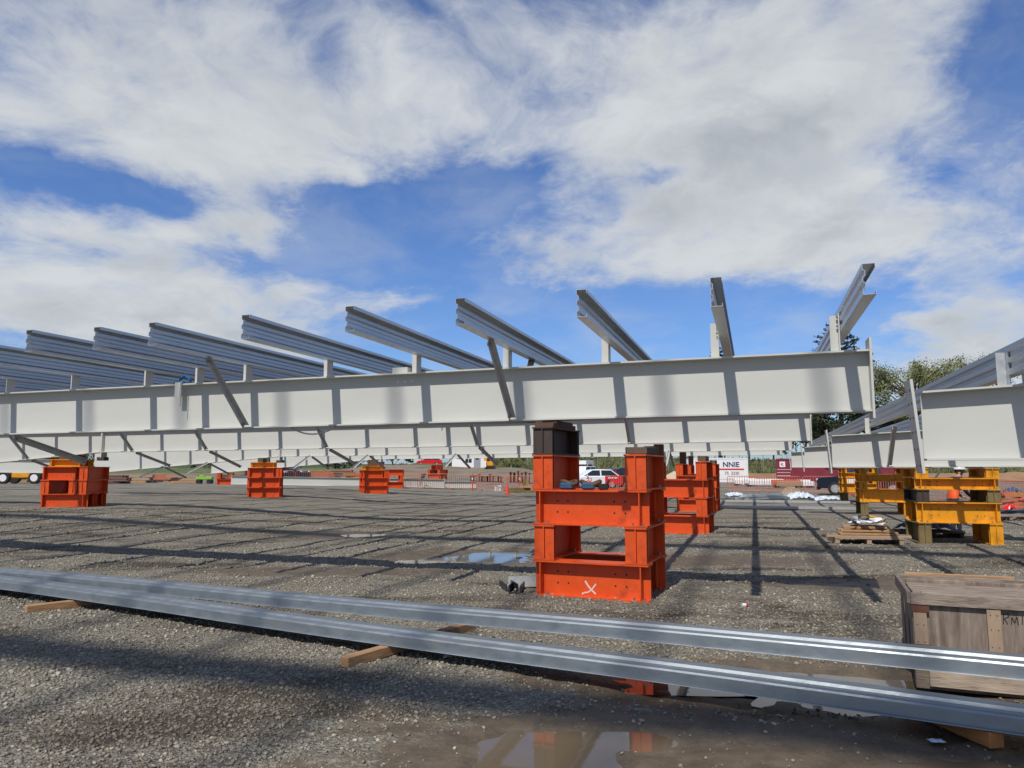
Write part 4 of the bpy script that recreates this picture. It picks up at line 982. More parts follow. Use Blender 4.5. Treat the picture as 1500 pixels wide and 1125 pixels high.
# ------------------------------------------------------------------ vehicles
def vehicle(name, loc, rz, label, cat, L, Wd, body, cabin, paint, cab_paint=None, wheels=(0.17, 0.8), wr=0.34, rear_paint=None, extras=None):
    """body/cabin: side outlines (x, z), x from the front (0) to the back (L). Local -y is the near side."""
    r = empty(name, loc, rz, label, cat)
    def prism_y(prof, w, m, taper=0.0, zt=None):
        mb = MB(); z0 = min(p[1] for p in prof); z1 = max(p[1] for p in prof); n = len(prof); vs = []
        for sy in (-1, 1):
            for (x, z) in prof: vs.append((x, sy * (w / 2 - taper * (z - z0) / max(1e-3, z1 - z0)), z))
        fs = [tuple(range(n)), tuple(range(2 * n - 1, n - 1, -1))] + [(i, n + i, n + (i + 1) % n, (i + 1) % n) for i in range(n)]
        mb.add(vs, fs, m); return mb
    prism_y(body, Wd, paint).build('body', r, bevel=0.05)
    prism_y(cabin, Wd - 0.06, cab_paint or paint, 0.20).build('cabin', r, bevel=0.03)
    # glass: side panes from the cabin outline shrunk a little
    zc = [p[1] for p in cabin]; z0, z1 = min(zc), max(zc); cxm = sum(p[0] for p in cabin) / len(cabin); czm = (z0 + z1) / 2
    def sidey(z, pad): return Wd / 2 - 0.03 - 0.20 * (z - z0) / (z1 - z0) + pad
    xa, xb = min(p[0] for p in cabin), max(p[0] for p in cabin); split = (xa + xb) / 2
    for s in (-1, 1):
        for (u0, u1) in ((xa, split - 0.05), (split + 0.05, xb)):
            zl, zh = z0 + 0.06, z1 - 0.09
            def xlim(z, lo):
                c = []
                for (p, q) in zip(cabin, cabin[1:] + cabin[:1]):
                    if (p[1] - z) * (q[1] - z) <= 0 and abs(p[1] - q[1]) > 1e-6: c.append(p[0] + (q[0] - p[0]) * (z - p[1]) / (q[1] - p[1]))
                return min(c) + 0.12 if lo else max(c) - 0.12
            q = [(max(u0, xlim(zl, True)), zl), (min(u1, xlim(zl, False)), zl), (min(u1, xlim(zh, False)), zh), (max(u0, xlim(zh, True)), zh)]
            mb = MB(); mb.add([(x, s * sidey(z, 0.006), z) for x, z in q] + [(x, s * sidey(z, -0.02), z) for x, z in q], [(0, 1, 2, 3), (7, 6, 5, 4), (0, 4, 5, 1), (1, 5, 6, 2), (2, 6, 7, 3), (3, 7, 4, 0)], M_GLASS); mb.build('side_window', r)
    def endpane(front):
        x0 = [p for p in cabin if p[1] == z0]; x1 = [p for p in cabin if p[1] >= z1 - 0.06]
        pa = min(x0) if front else max(x0); pb = min(x1) if front else max(x1); d = -0.008 if front else 0.008
        mb = MB(); a = 0.12; b_ = 0.86; vs = []
        for k in (a, b_):
            x = pa[0] + (pb[0] - pa[0]) * k + d; z = pa[1] + (pb[1] - pa[1]) * k; y = sidey(z, -0.09)
            vs += [(x, -y, z), (x, y, z)]
        vs += [(x - d * 3, y, z) for (x, y, z) in vs]
        mb.add(vs, [(0, 1, 3, 2), (4, 6, 7, 5), (0, 4, 5, 1), (1, 5, 7, 3), (3, 7, 6, 2), (2, 6, 4, 0)], M_GLASS); mb.build('windscreen' if front else 'rear_window', r)
    endpane(True); endpane(False)
    for wx in wheels:
        for s in (-1, 1):
            mb = MB(); y = s * (Wd / 2 - 0.09); mb.cyl((wx * L, y - 0.11, wr), (wx * L, y + 0.11, wr), wr, M_BLACK, n=20); o = mb.build('wheel', r, bevel=0.03)
            mb = MB(); mb.cyl((wx * L, y + s * 0.105, wr), (wx * L, y + s * 0.122, wr), wr * 0.62, M_RIM, n=16)
            for k in range(5):
                q = 2 * math.pi * k / 5; mb.box((wx * L + math.cos(q) * wr * 0.3, y + s * 0.126, wr + math.sin(q) * wr * 0.3), (wr * 0.5, 0.012, 0.05), M_GALV2, ry=-q)
            mb.build('rim', o)
    zb = sorted(p[1] for p in body)[-1]
    for s in (-1, 1):
        mb = MB(); mb.box((0.05, s * (Wd / 2 - 0.22), zb * 0.80), (0.16, 0.32, 0.13), M_LAMPW); mb.build('headlight', r, bevel=0.02)
        mb = MB(); mb.box((L - 0.03, s * (Wd / 2 - 0.14), zb * 0.84), (0.10, 0.20, 0.22), M_LAMPR); mb.build('tail_light', r, bevel=0.02)
        mb = MB(); mb.box((xa + 0.45, s * (Wd / 2 + 0.06), z0 + 0.10), (0.10, 0.16, 0.12), cab_paint or paint); mb.build('mirror', r, bevel=0.03)
    mb = MB(); mb.box((0.03, 0, 0.42), (0.14, Wd - 0.12, 0.20), M_BLACK); mb.build('bumper', r, bevel=0.03)
    mb = MB(); mb.box((L - 0.02, 0, 0.42), (0.14, Wd - 0.12, 0.20), M_BLACK); mb.build('bumper', r, bevel=0.03)
    return r
HATCH_B = [(0.0, 0.30), (0.0, 0.70), (0.25, 0.86), (1.05, 0.98), (4.05, 1.03), (4.32, 0.95), (4.35, 0.35), (4.2, 0.26), (0.2, 0.26)]
HATCH_C = [(0.98, 0.96), (1.85, 1.46), (2.3, 1.53), (3.5, 1.50), (4.2, 0.96)]
SUV_B = [(0.0, 0.38), (0.0, 0.85), (0.2, 1.02), (1.15, 1.12), (4.55, 1.16), (4.62, 0.42), (0.2, 0.36)]
SUV_C = [(1.0, 1.10), (1.65, 1.72), (2.0, 1.80), (4.2, 1.78), (4.55, 1.10)]
UTE_B = [(0.0, 0.42), (0.0, 0.95), (0.15, 1.05), (1.4, 1.16), (5.2, 1.16), (5.25, 0.5), (5.1, 0.42)]
UTE_C = [(1.25, 1.12), (2.1, 1.74), (2.5, 1.80), (3.35, 1.76), (3.6, 1.12)]
def vloc(px, py, Y):
    p = P(px, py, Y); p.z = gz1(p.x, p.y) - 0.01; return p
# white and red hatchback: nose to the left, red tail to the right
v1 = vehicle('parked_car', vloc(829, 715, 58), R(14), 'white hatchback with a red tail parked behind the foreground stand', 'car', 4.35, 1.78, HATCH_B, HATCH_C, M_CWHITE)
mb = MB(); mb.prism([(-0.93, 0.34), (-0.89, 0.30), (-0.885, 1.0), (-0.89, 1.0)], 2.9, 4.33, M_CRED)
mb.build('red_rear_panel', v1)
mb = MB(); mb.box((4.36, 0, 0.75), (0.05, 1.6, 0.5), M_CRED); mb.box((3.95, 0, 1.28), (0.62, 1.30, 0.03), M_CRED, ry=0.68); mb.build('red_tailgate', v1)
mb = MB()
for k, w in enumerate((0.09, 0.07, 0.09, 0.08, 0.06, 0.08, 0.07)): mb.box((3.18 + k * 0.115, -0.936, 0.86), (w, 0.008, 0.10 + 0.03 * (k % 2)), M_CWHITE)
mb.build('lettering', v1)
mb = MB()
for pts in ([(1.35, 0.80), (1.55, 0.80), (1.55, 0.64), (1.38, 0.64)], [(1.36, 0.64), (1.56, 0.47)], [(1.6, 0.84), (1.8, 0.84), (1.78, 0.62), (1.62, 0.62), (1.82, 0.45)], [(1.48, 0.9), (1.7, 0.36)]): stroke(mb, pts, 0.05, -0.8935, M_CRED)
mb.build('emblem', v1)
vehicle('parked_car', vloc(876, 716, 63), R(38), 'black station wagon parked right of the white and red hatchback', 'car', 4.6, 1.85, SUV_B, [(1.0, 1.08), (1.75, 1.56), (2.1, 1.64), (4.2, 1.62), (4.55, 1.08)], M_CDARK)
v3 = vehicle('parked_van', vloc(840, 704, 80), R(60), 'white van with a roof box parked behind the hatchback', 'van', 4.62, 1.9, SUV_B, SUV_C, M_CWHITE)
mb = MB(); mb.box((2.9, 0, 2.2), (2.0, 1.3, 0.42), M_CWHITE); mb.box((2.2, 0, 1.9), (0.06, 1.4, 0.2), M_BLACK); mb.box((3.7, 0, 1.9), (0.06, 1.4, 0.2), M_BLACK); mb.build('roof_box', v3, bevel=0.08)
vehicle('parked_ute', vloc(914, 712, 70), R(48), 'white utility with red tail lights parked right of the black wagon', 'utility', 5.25, 1.85, UTE_B, UTE_C, M_CWHITE)
v5 = vehicle('parked_ute', vloc(1199, 722, 46), R(-26), 'dark navy pickup parked beside the farthest yellow stand', 'pickup', 5.25, 1.9, UTE_B, UTE_C, M_CNAVY, wr=0.40, wheels=(0.19, 0.78))
mb = MB(); mb.box((1.9, -0.962, 0.78), (0.9, 0.012, 0.42), M_CWHITE); mb.build('door_sign', v5)
vehicle('parked_car', vloc(610, 688, 128), R(8), 'red car on the dirt bank left of the site office', 'car', 4.35, 1.78, HATCH_B, HATCH_C, M_CRED)
for i, (px, py, Y, rz, lab) in enumerate(((428, 708, 60, 150, 'dark car behind the mesh barriers at the left'), (448, 707, 61, 170, 'dark car beside the other dark car behind the barriers'))):
    p = vloc(px, py, Y); vehicle('parked_car', p, R(rz), lab, 'car', 4.6, 1.85, SUV_B, SUV_C, [M_CDARK, M_CNAVY][i])

# yellow boom lift chassis, left edge
p = vloc(35, 707, 62); bl = empty('boom_lift', p, R(6), 'yellow boom lift chassis on fat tyres near the left edge', 'machine')
mb = MB(); mb.box((0.1, 0, 0.72), (1.5, 1.5, 0.5), M_YE); mb.box((0.2, 0, 1.15), (1.0, 1.2, 0.4), M_YE); mb.build('chassis', bl, bevel=0.08)
mb = MB(); mb.tube([(-0.4, -0.3, 1.2), (-1.6, -0.3, 0.95), (-1.5, -0.3, 0.5)], 0.09, M_YE); mb.build('boom', bl)
mb = MB(); mb.box((0.2, 0, 1.55), (0.6, 0.6, 0.4), M_GALV2); mb.build('turret', bl, bevel=0.05)
for x in (-1.15, 1.25):
    for s in (-1, 1):
        mb = MB(); mb.cyl((x, s * 0.8 - 0.17, 0.5), (x, s * 0.8 + 0.17, 0.5), 0.5, M_BLACK, n=20); o = mb.build('wheel', bl, bevel=0.06)
        mb = MB(); mb.cyl((x, s * 0.98, 0.5), (x, s * 0.995, 0.5), 0.29, M_LAMPW, n=16); mb.build('rim', o)
# lime green boom machine far back
p = vloc(300, 700, 62); lb = empty('lime_machine', p, R(4), 'lime green low machine far behind the second left beam', 'machine')
mb = MB(); mb.prism([(-0.3, 0.55), (0.3, 0.55), (0.3, 0.95), (-0.3, 0.95)], -0.9, 0.9, M_LIME); mb.box((-0.3, 0, 1.05), (0.6, 0.5, 0.2), M_LIME); mb.build('body', lb, bevel=0.06)
for x in (-0.6, 0.6):
    mb = MB(); mb.cyl((x, -0.35, 0.3), (x, 0.35, 0.3), 0.3, M_BLACK, n=14); mb.build('wheel', lb)

lb.scale = (0.72, 0.72, 0.62)
# ------------------------------------------------------------------ crowd barriers of mesh
def barrier_proto(m, mbar):
    r = empty('mesh_barrier', (0, 0, 0)); Wb, Hb = 2.2, 1.08
    mb = MB(); mb.tube([(0.0, 0, 0.14), (0.0, 0, Hb - 0.08), (0.08, 0, Hb), (Wb - 0.08, 0, Hb), (Wb, 0, Hb - 0.08), (Wb, 0, 0.14), (0.0, 0, 0.14)], 0.022, m, n=6); mb.build('frame', r)
    mb = MB()
    for i in range(1, 14): mb.cyl((i * Wb / 14, 0, 0.15), (i * Wb / 14, 0, Hb), 0.016, mbar, n=5, caps=False)
    mb.build('bars', r)
    for x in (0.25, Wb - 0.25):
        mb = MB(); mb.tube([(x, -0.28, 0.02), (x, 0, 0.14), (x, 0.28, 0.02)], 0.02, m, n=6); mb.build('foot', r)
    return r
BP = [barrier_proto(M_BARO, M_BARG), barrier_proto(M_BARO, M_BARO)]; used = [False, False]
def barrier_row(k, p0, p1, labels):
    d = p1 - p0; L = d.length; n = max(1, round(L / 2.3)); d.normalize()
    for i in range(n):
        r = BP[k] if not used[k] else copy_tree(BP[k]); used[k] = True
        q = p0 + d * (i * L / n); q.z = gz1(q.x, q.y); r.location = q
        e = p0 + d * ((i + 1) * L / n); r.rotation_euler = (0, 0, math.atan2(e.y - q.y, e.x - q.x) + 0.05 * (-1) ** i)
        tag(r, labels % ORD[i], 'barrier', 'mesh barriers across the yard')
def gp(px, Y): 
    p = P(px, 715, Y); p.z = 0; return p
barrier_row(0, gp(350, 58), gp(560, 56.5), '%s mesh barrier from the left, between the lying beam and the dark cars')
barrier_row(0, gp(575, 56), gp(700, 55), '%s mesh barrier from the left in the run behind the lying beam')
barrier_row(1, gp(700, 53), gp(830, 51), '%s orange mesh barrier from the left, in front of the rusty steel row')
barrier_row(1, gp(893, 52), gp(935, 52), '%s orange mesh barrier from the left, in front of the black wagon')
barrier_row(1, gp(1066, 50), gp(1235, 47), '%s orange mesh barrier from the left in front of the two containers')
barrier_row(1, gp(1240, 42), gp(1340, 38), '%s orange mesh barrier from the left, behind the yellow stands')
barrier_row(1, gp(1360, 34), gp(1530, 30), '%s orange mesh barrier from the left at the right edge beyond the worker')

# rusty steel lengths stacked in a row behind the barriers
rs_ = np.random.RandomState(5)
for i in range(18):
    px = 690 + i * 4.0 if i < 12 else 748 + (i - 12) * 5.5
    p = vloc(px, 706, 70 - i * 0.2); h = 0.35 + 0.35 * rs_.rand() if i < 12 else 0.85 + 0.15 * rs_.rand()
    mb = MB(); mb.prism(i_prof(h, 0.24, 0.03, 0.025), -0.7, 0.7, M_RUST, Matrix.Rotation(math.pi / 2 + 0.3 * (rs_.rand() - .5), 4, 'Z'))
    mb.box((0, 0, h + 0.03), (0.22, 0.9, 0.06), M_RUST)
    tag(mb.build('steel_offcut', loc=p), ORD[i] + ' rusty steel length from the left in the row behind the barriers', 'steel offcut', 'rusty steel lengths behind the barriers')
# posts, cones, buckets, timber
def cone(px, py, label):
    p = G(px, py); p.z = gz1(p.x, p.y); r = empty('traffic_cone', p, 0.2, label, 'traffic cone')
    mb = MB(); mb.cyl((0, 0, 0.03), (0, 0, 0.68), 0.14, M_CONE, r1=0.03, n=16); mb.build('cone', r, smooth=False)
    mb = MB(); mb.box((0, 0, 0.018), (0.38, 0.38, 0.034), M_CONE); mb.build('base', r)
cone(743, 724, 'orange traffic cone left of the little timber pile')
for px, py, lab in ((692, 712, 'red and white marker post behind the mesh barriers left of the rusty steel'), (761, 713, 'red marker post right of the rusty steel row'), (919, 716, 'thin red and white post beside the white utility')):
    p = vloc(px, py, 53); r = empty('marker_post', p, 0, lab, 'post'); mb = MB(); mb.cyl((0, 0, 0), (0, 0, 1.25), 0.05, M_CONE, n=8); mb.build('shaft', r); mb = MB(); mb.cyl((0, 0, 0.8), (0, 0, 0.95), 0.056, M_LAMPW, n=8); mb.build('band', r)
for i, px in enumerate((727, 733)):
    p = G(px, 719); p.z = gz1(p.x, p.y); mb = MB(); mb.cyl((0, 0, 0), (0, 0, 0.38), 0.15, M_PLASTW, r1=0.17, n=14); mb.cyl((0, 0, 0.38), (0, 0, 0.41), 0.18, M_PLASTW, n=14)
    tag(mb.build('bucket', loc=p), ['left', 'right'][i] + ' one of two white buckets near the traffic cone', 'bucket')
p = G(760, 722); p.z = gz1(p.x, p.y); p.x += 0.15; r = empty('timber_pile', p, 0.1, 'little pile of pale timber blocks left of the foreground stand', 'timber')
for i, (x, y, z, l, t) in enumerate(((0, 0, 0.05, 1.3, .1), (0.1, 0.3, 0.05, 1.2, -.1), (-0.05, 0.12, 0.16, 1.0, .3), (0.25, 0.1, 0.27, 0.6, -.4), (0.15, 0.15, 0.42, 0.12, 0.0), (0.28, 0.1, 0.40, 0.1, .3))):
    mb = MB(); mb.box((x, y, z), (l, 0.12, 0.10 if i < 4 else 0.36), M_TIMB if i % 2 else M_TOLIVE, rz=t); mb.build('block', r)
r.scale = (1.5, 1.5, 1.5)

# sheet and film on the right, thin purlins on the ground
def film(name, px, py, sx, sy, h, label, m, seed, cat='plastic film', Y=None, res=16):
    p = G(px, py); p.z = gz1(p.x, p.y); r_ = np.random.RandomState(seed); mb = MB(); vs = []; fs = []
    for i in range(res + 1):
        for j in range(res + 1):
            a, b = i / res * 2 - 1, j / res * 2 - 1; e = max(0, 1 - (abs(a) ** 3 + abs(b) ** 3) * 0.55)
            zz = h * e * (0.45 + 0.75 * r_.rand()); vs.append((a * sx / 2 * (0.9 + 0.12 * r_.rand()), b * sy / 2 * (0.9 + 0.12 * r_.rand()), max(0.012, zz)))
    for i in range(res):
        for j in range(res): q = i * (res + 1) + j; fs.append((q, q + 1, q + res + 2, q + res + 1))
    mb.add(vs, fs, m); return tag(mb.build(name, loc=p), label, cat)
film('plastic_film', 1076, 727, 1.0, 1.0, 0.22, 'small heap of pale blue plastic film right of the orange stands', M_PLBLUE, 1)
bp = G(1094, 733); bq = G(1152, 731); d = bq - bp
r = empty('purlin_bundle', (bp.x, bp.y, 0), math.atan2(d.y, d.x), 'shiny bundle of wrapped galvanised lengths lying on the yard in front of the barriers', 'steel bundle')
for i in range(7):
    mb = MB(); mb.box((d.length / 2 + 0.1 * math.sin(i * 2.3), (i % 4) * 0.24, 0.08 + 0.13 * (i // 4)), (d.length, 0.16, 0.10), M_PLBLUE if i % 2 else M_GALV, rz=0.03 * math.sin(i * 5)); mb.build('length', r)
film('plastic_film', 1172, 731, 1.4, 1.0, 0.35, 'crumpled clear plastic heap right of the shiny bundle', M_PLBLUE, 3)
film('cardboard_heap', 1160, 727, 1.1, 0.9, 0.5, 'brown cardboard scraps behind the clear plastic heap', M_TPALE, 4, 'cardboard')
film('plastic_film', 1212, 733, 1.6, 0.8, 0.2, 'flat pale plastic sheet left of the farthest yellow stand', M_PLBLUE, 6)
for (x0, y0, x1, y1, lab) in ((1010, 735, 1245, 738, 'long thin galvanised length on the gravel, farther of two'), (1000, 744, 1262, 747.5, 'long thin galvanised length on the gravel, nearer of two')):
    a = G(x0, y0); b = G(x1, y1); d = b - a; r = MB(); r.box((d.length / 2, 0, 0.07), (d.length, 0.16, 0.10), M_GALV); tag(r.build('steel_length', loc=(a.x, a.y, 0), rot=(0, 0, math.atan2(d.y, d.x))), lab, 'steel length')
# white material on trestles behind the barriers
for k, (px, py, Y, L, lab) in enumerate(((1118, 707, 66, 3.6, 'white wrapped packs stacked on the ground in front of the white container'), (1152, 708, 62, 2.4, 'pack of timber and orange parts in front of the maroon container'), (1092, 707, 70, 2.5, 'low white packs below the container lettering'), (1180, 709, 62, 1.2, 'white box beside the dark pickup'))):
    p = vloc(px, py, Y); r = empty('material_pack', p, 0.05, lab, 'pack')
    for j in range(4):
        mb = MB(); mb.box((0.15 * math.sin(j * 3 + k), 0.3 * j - 0.4, 0.35 + 0.12 * (j % 2)), (L * (0.8 + 0.2 * math.sin(j + k)), 0.28, 0.4), [M_PLASTW, M_TPALE, M_SHED, M_PLASTW][k] if j != 1 else [M_PLASTW, M_BARO, M_SHED, M_LAMPW][k]); mb.build('pack', r, bevel=0.03)
    for x in (-L / 3, L / 3):
        mb = MB(); mb.box((x, 0, 0.07), (0.12, 1.3, 0.14), M_TDK); mb.build('bearer', r)

# low stacks of material across the far left yard
rs_ = np.random.RandomState(17)
STK = [(165, 62, M_RUST, 'low rusty steel stack right of the boom lift'), (205, 66, M_TPALE, 'low pale timber stack behind the far left orange stand'), (240, 70, M_BARO, 'low orange stack of lengths under the crossed braces'), (268, 64, M_TPALE, 'pale timber stack left of the lime machine'), (346, 66, M_RUST, 'rusty stack behind the orange stand with the yellow block'),
       (470, 66, M_BARO, 'orange stack of lengths behind the left mesh barriers'), (500, 70, M_RUST, 'brown stack of lengths behind the left mesh barriers'), (522, 63, M_TIMB2, 'orange brown timber stack left of the amber stand'), (604, 66, M_TPALE, 'pale stack between the amber stand and the stepped orange cribs'), (20, 68, M_RUST, 'dark rusty stack beyond the boom lift')]
for i, (px, Y, m, lab) in enumerate(STK):
    p = vloc(px, 700, Y); r = empty('material_stack', p, 0.3 * rs_.randn(), lab, 'stack')
    for j in range(9):
        mb = MB(); mb.box((0.12 * rs_.randn(), (j % 3) * 0.32 - 0.3, 0.12 + 0.24 * (j // 3)), (1.9 + 0.7 * rs_.rand(), 0.26, 0.19), m if j % 4 else [M_RUST, M_TIMB][i % 2], rz=0.08 * rs_.randn()); mb.build('length', r)
# far right debris: orange lengths, bags
rs_ = np.random.RandomState(21)
for i in range(16):
    px = 1452 + rs_.rand() * 75; Y = 25 + rs_.rand() * 12; p = P(px, 700, Y); p.z = gz1(p.x, p.y)
    mb = MB(); mb.box((0, 0, 0), (1.2 + rs_.rand() * 1.6, 0.09, 0.09), [M_BARO, M_RUST, M_TIMB2, M_BARO][i % 4]); z = 0.08 + rs_.rand() * 0.55
    tag(mb.build('orange_length', loc=(p.x, p.y, p.z + z), rot=(0.0, (rs_.rand() - .5) * 0.5, rs_.rand() * 3.1)), 'rusty orange length in the tangled heap beyond the worker, at the right edge', 'scrap length', 'tangled orange lengths at the right edge')
for k, (px, py, sx, sy, h, m, lab) in enumerate(((1484, 722, 1.0, 0.8, 0.35, M_BLUEDEN, 'blue grey bag among the scrap at the right edge'), (1440, 742, 0.8, 0.6, 0.3, pmat('faded_green_rope', (0.3, 0.5, 0.25), 0.8, var=0.4, vscale=20), 'pale green tangle of rope beside the nearest yellow stand'), (1478, 748, 0.5, 0.4, 0.25, M_CRED, 'small red bag on the scrap at the right edge'), (1492, 754, 1.6, 0.8, 0.16, M_DKPLAST, 'black plastic sheet on the pallet at the right edge'))):
    film('bag', px, py, sx, sy, h, lab, m, 30 + k, 'bag', res=9)

# ------------------------------------------------------------------ pallets
def pallet(loc, rz, label, Lx=1.25, Ly=1.1, m=M_TPALE):
    r = empty('pallet', loc, rz, label, 'pallet')
    for x in (-1, 0, 1):
        mb = MB(); mb.box((x * (Lx / 2 - 0.05), 0, 0.06), (0.09, Ly - 0.02, 0.10), m); mb.build('bearer', r)
    for i in range(6):
        mb = MB(); mb.box((0, -Ly / 2 + 0.06 + i * (Ly - 0.12) / 5, 0.124), (Lx, 0.13, 0.022), m, rz=0.01 * math.sin(i * 7)); mb.build('slat', r)
    return r
p = G(1284, 798); pallet((p.x, p.y + 0.55, 0), -0.25, 'timber pallet carrying rubbish left of the nearest yellow stand', 1.35, 1.1)
r = empty('plank_stack', (p.x, p.y + 0.5, 0.137), -0.25, 'loose planks stacked on the rubbish pallet', 'planks')
for i, (x, y, z, l, t, m) in enumerate(((-0.05, -0.35, 0.02, 1.75, .03, M_TPALE), (0.1, 0.05, 0.02, 1.6, -.05, M_TGREY), (0, -0.3, 0.07, 1.15, .1, M_TIMB), (0.05, 0.0, 0.07, 1.2, -.04, M_TPALE), (0, -0.25, 0.13, 1.05, -.06, M_TIMB), (-0.05, 0.1, 0.13, 1.0, .08, M_TPALE), (0.0, -0.1, 0.19, 0.95, 0.15, M_TIMB), (0.05, 0.2, 0.2, 0.9, -0.1, M_TPALE))):
    mb = MB(); mb.box((x, y, z), (l, 0.16, 0.042), m, rz=t); mb.build('plank', r, bevel=0.003)
rs_ = np.random.RandomState(8); rb = empty('rubbish_heap', (p.x, p.y + 0.5, 0.36), -0.25, 'heap of crumpled paper, film and scraps on top of the planks', 'rubbish')
for i in range(26):
    a = rs_.rand() * 6.28; q = rs_.rand() ** 0.7 * 0.42; z = 0.22 * (1 - q / 0.5) * rs_.rand() + 0.02
    m = [M_PLASTW, M_TPALE, M_DKPLAST, M_PLBLUE, M_TIMB, M_YE][rs_.choice(6, p=[.3, .25, .15, .15, .1, .05])]
    mb = MB(); s_ = 0.05 + 0.07 * rs_.rand(); vs = [(rs_.randn() * s_, rs_.randn() * s_, rs_.rand() * s_) for _ in range(7)]
    bm = bmesh.new(); [bm.verts.new(v) for v in vs]; bmesh.ops.convex_hull(bm, input=bm.verts); bm.verts.index_update()
    vv = [v.co[:] for v in bm.verts]; ff = [[w.index for w in f.verts] for f in bm.faces]; bm.free()
    mb.add(vv, ff, m); mb.build('scrap', rb, loc=(q * math.cos(a), q * math.sin(a), z))
p = G(1322, 783); film('rag', 1322, 786, 0.35, 0.3, 0.16, 'brown rag on the gravel between the rubbish pallet and the yellow stand', M_BROWNLEA, 41, 'rag', res=8)
p = G(1400, 792); pallet((p.x - 0.05, p.y + 1.1, 0), -0.15, 'dark pallet under plastic behind the nearest yellow stand', 1.3, 1.0, M_TDK)
q = film('plastic_sheet', 1396, 774, 1.2, 0.9, 0.26, 'dark plastic sheet heaped on the pallet behind the yellow stand', M_DKPLAST, 44, 'plastic sheet', res=9); q.location = (p.x - 0.05, p.y + 1.1, 0.13)
p = G(1480, 762); pallet((p.x, p.y + 0.4, 0), -0.1, 'grey pallet at the right edge beyond the yellow stand', 1.6, 1.1, M_TGREY)
# litter
p = G(1091, 889); mb = MB(); mb.cyl((-0.03, 0, 0.02), (0.03, 0.01, 0.022), 0.02, M_LAMPW, n=10); mb.cyl((0.012, 0.004, 0.021), (0.032, 0.011, 0.0225), 0.0215, M_CRED, n=10); tag(mb.build('crushed_cup', loc=(p.x, p.y, 0.0)), 'tiny red and white crushed cup on the gravel right of the foreground stand', 'litter')
film('plastic_scrap', 1372, 1088, 0.09, 0.06, 0.02, 'scrap of clear plastic in the mud at the bottom right', M_PLBLUE, 50, 'litter', res=5)
film('leaf_scrap', 655, 965, 0.08, 0.06, 0.05, 'small dark scrap on the gravel in front of the foreground purlin', M_GALV2, 51, 'litter', res=4)

